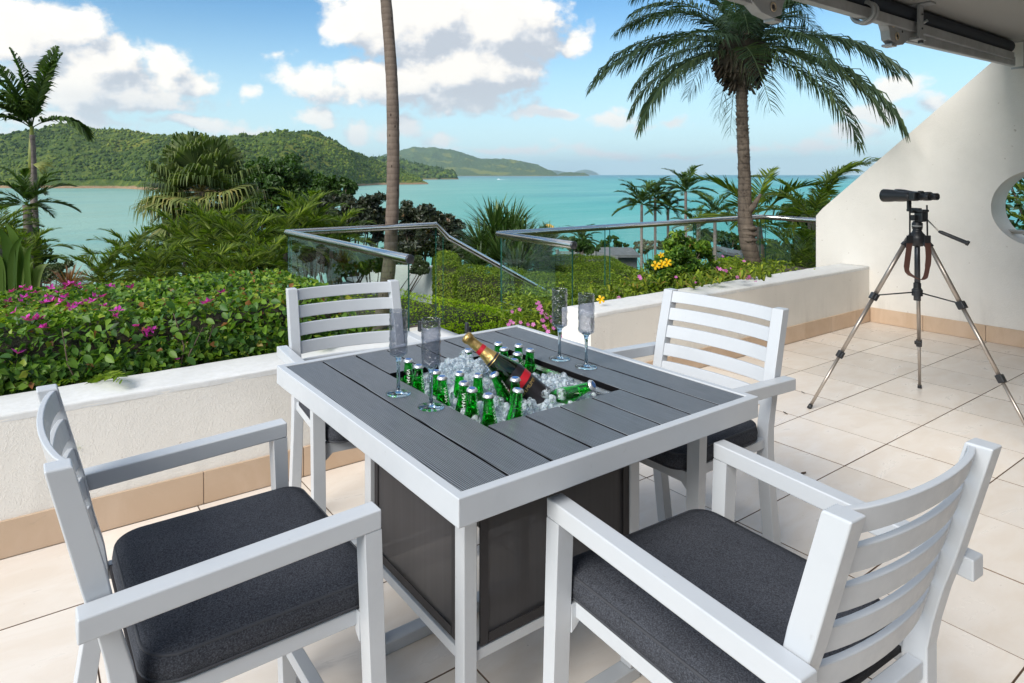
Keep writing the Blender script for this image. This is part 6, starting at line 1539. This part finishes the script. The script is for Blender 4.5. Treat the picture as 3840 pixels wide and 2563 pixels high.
# ---- far built things and boats
def far_things():
    # white garden wall beyond the lime hedge
    a0 = at(1500, 1010, 13.5); a1 = at(1640, 990, 12.2); rt = (a1-a0); rt.z = 0; L = rt.length+.4; d = rt.normalized(); m = MB()
    w = empty('garden_wall', a0, label='pale green-white garden wall between the coconut trunk and clipped hedge', cat='wall')
    n = Vector((-d.y, d.x, 0))*.12; z0 = at(1500, 1078, 13.5).z-a0.z
    p0 = -d*1.8; p1 = d*L; tz0 = -.12; tz1 = (a1.z-a0.z)
    vs = [p0-n+Vector((0, 0, z0)), p1-n+Vector((0, 0, z0)), p1-n+Vector((0, 0, tz1)), p0-n+Vector((0, 0, tz0))]; vs += [v+n*2 for v in vs]
    m.add(vs, [(0, 1, 2, 3), (7, 6, 5, 4), (0, 4, 5, 1), (1, 5, 6, 2), (2, 6, 7, 3), (3, 7, 4, 0)]); m.build('rendered_body', M['coping'], w, recalc=True)
    m = MB(); m.beam(p0+Vector((0, 0, z0-.03))-n*1.6, p1+Vector((0, 0, z0-.06))-n*1.6, .5, .06); m.build('plinth', M['coping'], w)
    m = MB(); m.beam(p0+Vector((0, 0, z0-.12))-n*2.2, p1+Vector((0, 0, z0-.16))-n*2.2, .9, .04); m.build('path_edge', simple('grey paving', (.30, .31, .33), .8), w)
    # grey timber fence
    fa = at(2090, 942, 24); fb = at(2232, 945, 24); ft = empty('timber_fence', fa, label='grey timber slat fence below the sea, above the hedges', cat='fence'); gm = simple('weathered fence', (.24, .235, .23), .8)
    d = fb-fa; d.z = 0; L = d.length; d.normalize(); H = .42
    for k in range(6): m = MB(); m.beam(Vector((0, 0, -.04-k*.075)), d*L+Vector((0, 0, -.04-k*.075)), .02, .055); m.build('slat', gm, ft)
    for f in (0, .5, 1.0): m = MB(); m.beam(d*L*f+Vector((0, 0, .06)), d*L*f+Vector((0, 0, -.9)), .09, .09, up=(0, 1, 0)); m.build('post', gm, ft)
    for k in range(5): m = MB(); m.beam(d*L+Vector((0, 0, -.06-k*.07)), d*(L+.85)+Vector((0, 0, -.22-k*.06)), .02, .045); m.build('slat', gm, ft)
    # roofs
    rm = simple('grey roofing', (.16, .165, .175), .7, col2=(.12, .125, .13), nscale=3)
    def roof(X0, Y0, X1, Y1, d, h, deep, lab, name='house', tilt=.3):
        h = h*.5; deep = 1.2; tilt = .02; a = at(X0, Y0, d); b = at(X1, Y1, d); r0 = empty(name, a, label=lab, cat='house'); dd = b-a; back = Vector((SY, CY, 0))*deep
        m = MB(); vs = [Vector((0, 0, -h)), dd+Vector((0, 0, -h)), dd+back+Vector((0, 0, tilt)), back+Vector((0, 0, tilt))]; vs += [v+Vector((0, 0, .12)) for v in vs]
        m.add(vs, [(0, 1, 2, 3), (7, 6, 5, 4), (0, 4, 5, 1), (1, 5, 6, 2), (2, 6, 7, 3), (3, 7, 4, 0)]); m.build('roof', rm, r0, recalc=True)
        m = MB(); f = Vector((SY, CY, 0))*.4; vs = [f+Vector((0, 0, -h-2.5)), f+dd+Vector((0, 0, -h-2.5)), f+dd+Vector((0, 0, -h-.02)), f+Vector((0, 0, -h-.02))]; vs += [v+back*.8 for v in vs]
        m.add(vs, [(0, 1, 2, 3), (7, 6, 5, 4), (0, 4, 5, 1), (1, 5, 6, 2), (2, 6, 7, 3), (3, 7, 4, 0)]); m.build('wall', rm, r0, recalc=True)
    roof(2225, 952, 2400, 952, 28, .35, 5, 'low grey flat roof behind the timber fence')
    roof(2725, 945, 2830, 968, 26, .25, 4, 'grey roof corner left of the date palm foot')
    roof(2830, 965, 2960, 972, 25, .25, 4, 'grey roof glimpsed behind the right palm fronds')
    # yellow sail / parasol top
    p = at(2062, 851, 60); sl = empty('yellow_shade_sail', p, label='small yellow shade sail sticking up at the water beyond the rail', cat='shade sail')
    m = MB(); s_ = Vector((CY, -SY, 0)); m.add([tuple(v) for v in (s_*-.4+Vector((0, 0, .25)), s_*-.45+Vector((0, 0, -.1)), s_*.35+Vector((0, 0, -.13)), s_*.42+Vector((0, 0, .0)), s_*.05+Vector((0, 0, .24)), Vector((SY, CY, 0))*.4+Vector((0, 0, .05)))], [(0, 1, 2, 3, 4), (0, 5, 4), (4, 5, 3), (3, 5, 2), (2, 5, 1), (1, 5, 0)]); m.build('cloth', simple('yellow cloth', (.75, .48, .12), .7), sl, recalc=True)
    m = MB(); m.tube([s_*-.5+Vector((0, 0, -14)), s_*-.5+Vector((0, 0, .2))], .05, 6); m.build('mast', M['darkmetal'], sl)
    # motor boat with wake and a sailing boat
    q = at(1869, 675, (EYE-SEA)*FPX/(675-HY)); bt_ = empty('motor_boat', (q.x, q.y, SEA), rz=math.radians(160), label='small white motor boat with a wake far out on the bay', cat='boat'); wm = simple('boat white', (.85, .86, .88), .4)
    m = MB(); m.prism([(-9, 0), (8, 0), (12, 4.2), (-10, 4.2)], -3, 3, 'xz'); m.build('hull', wm, bt_, recalc=True); m = MB(); m.prism([(-6, 4.2), (5, 4.2), (2, 8), (-5, 8)], -2.2, 2.2, 'xz'); m.build('cabin', wm, bt_, recalc=True)
    m = MB(); m.add([(-9, -3, .4), (-9, 3, .4), (-75, 14, .4), (-75, -14, .4), (-9, 0, 2.2), (-40, 0, 1.4)], [(0, 4, 1), (1, 4, 5), (0, 5, 4), (1, 5, 2), (0, 3, 5), (3, 2, 5)]); m.build('wake', simple('foam', (.8, .86, .86), .7), bt_)
    q = at(2321, 667, (EYE-SEA)*FPX/(667-HY)); s2 = empty('sailing_boat', (q.x, q.y, SEA), rz=.8, label='tiny sailing boat near the horizon', cat='boat')
    m = MB(); m.prism([(-14, 0), (12, 0), (18, 4), (-15, 4)], -4, 4, 'xz'); m.build('hull', wm, s2, recalc=True); m = MB(); m.add([(0, 0, 5), (-12, .5, 6), (0, 0, 34)], [(0, 1, 2)]); m.add([(1, 0, 6), (14, -.5, 6), (1, 0, 30)], [(0, 1, 2)]); m.build('sail', wm, s2); m = MB(); m.tube([(0, 0, 4), (0, 0, 36)], .4, 6); m.build('mast', wm, s2)
far_things()
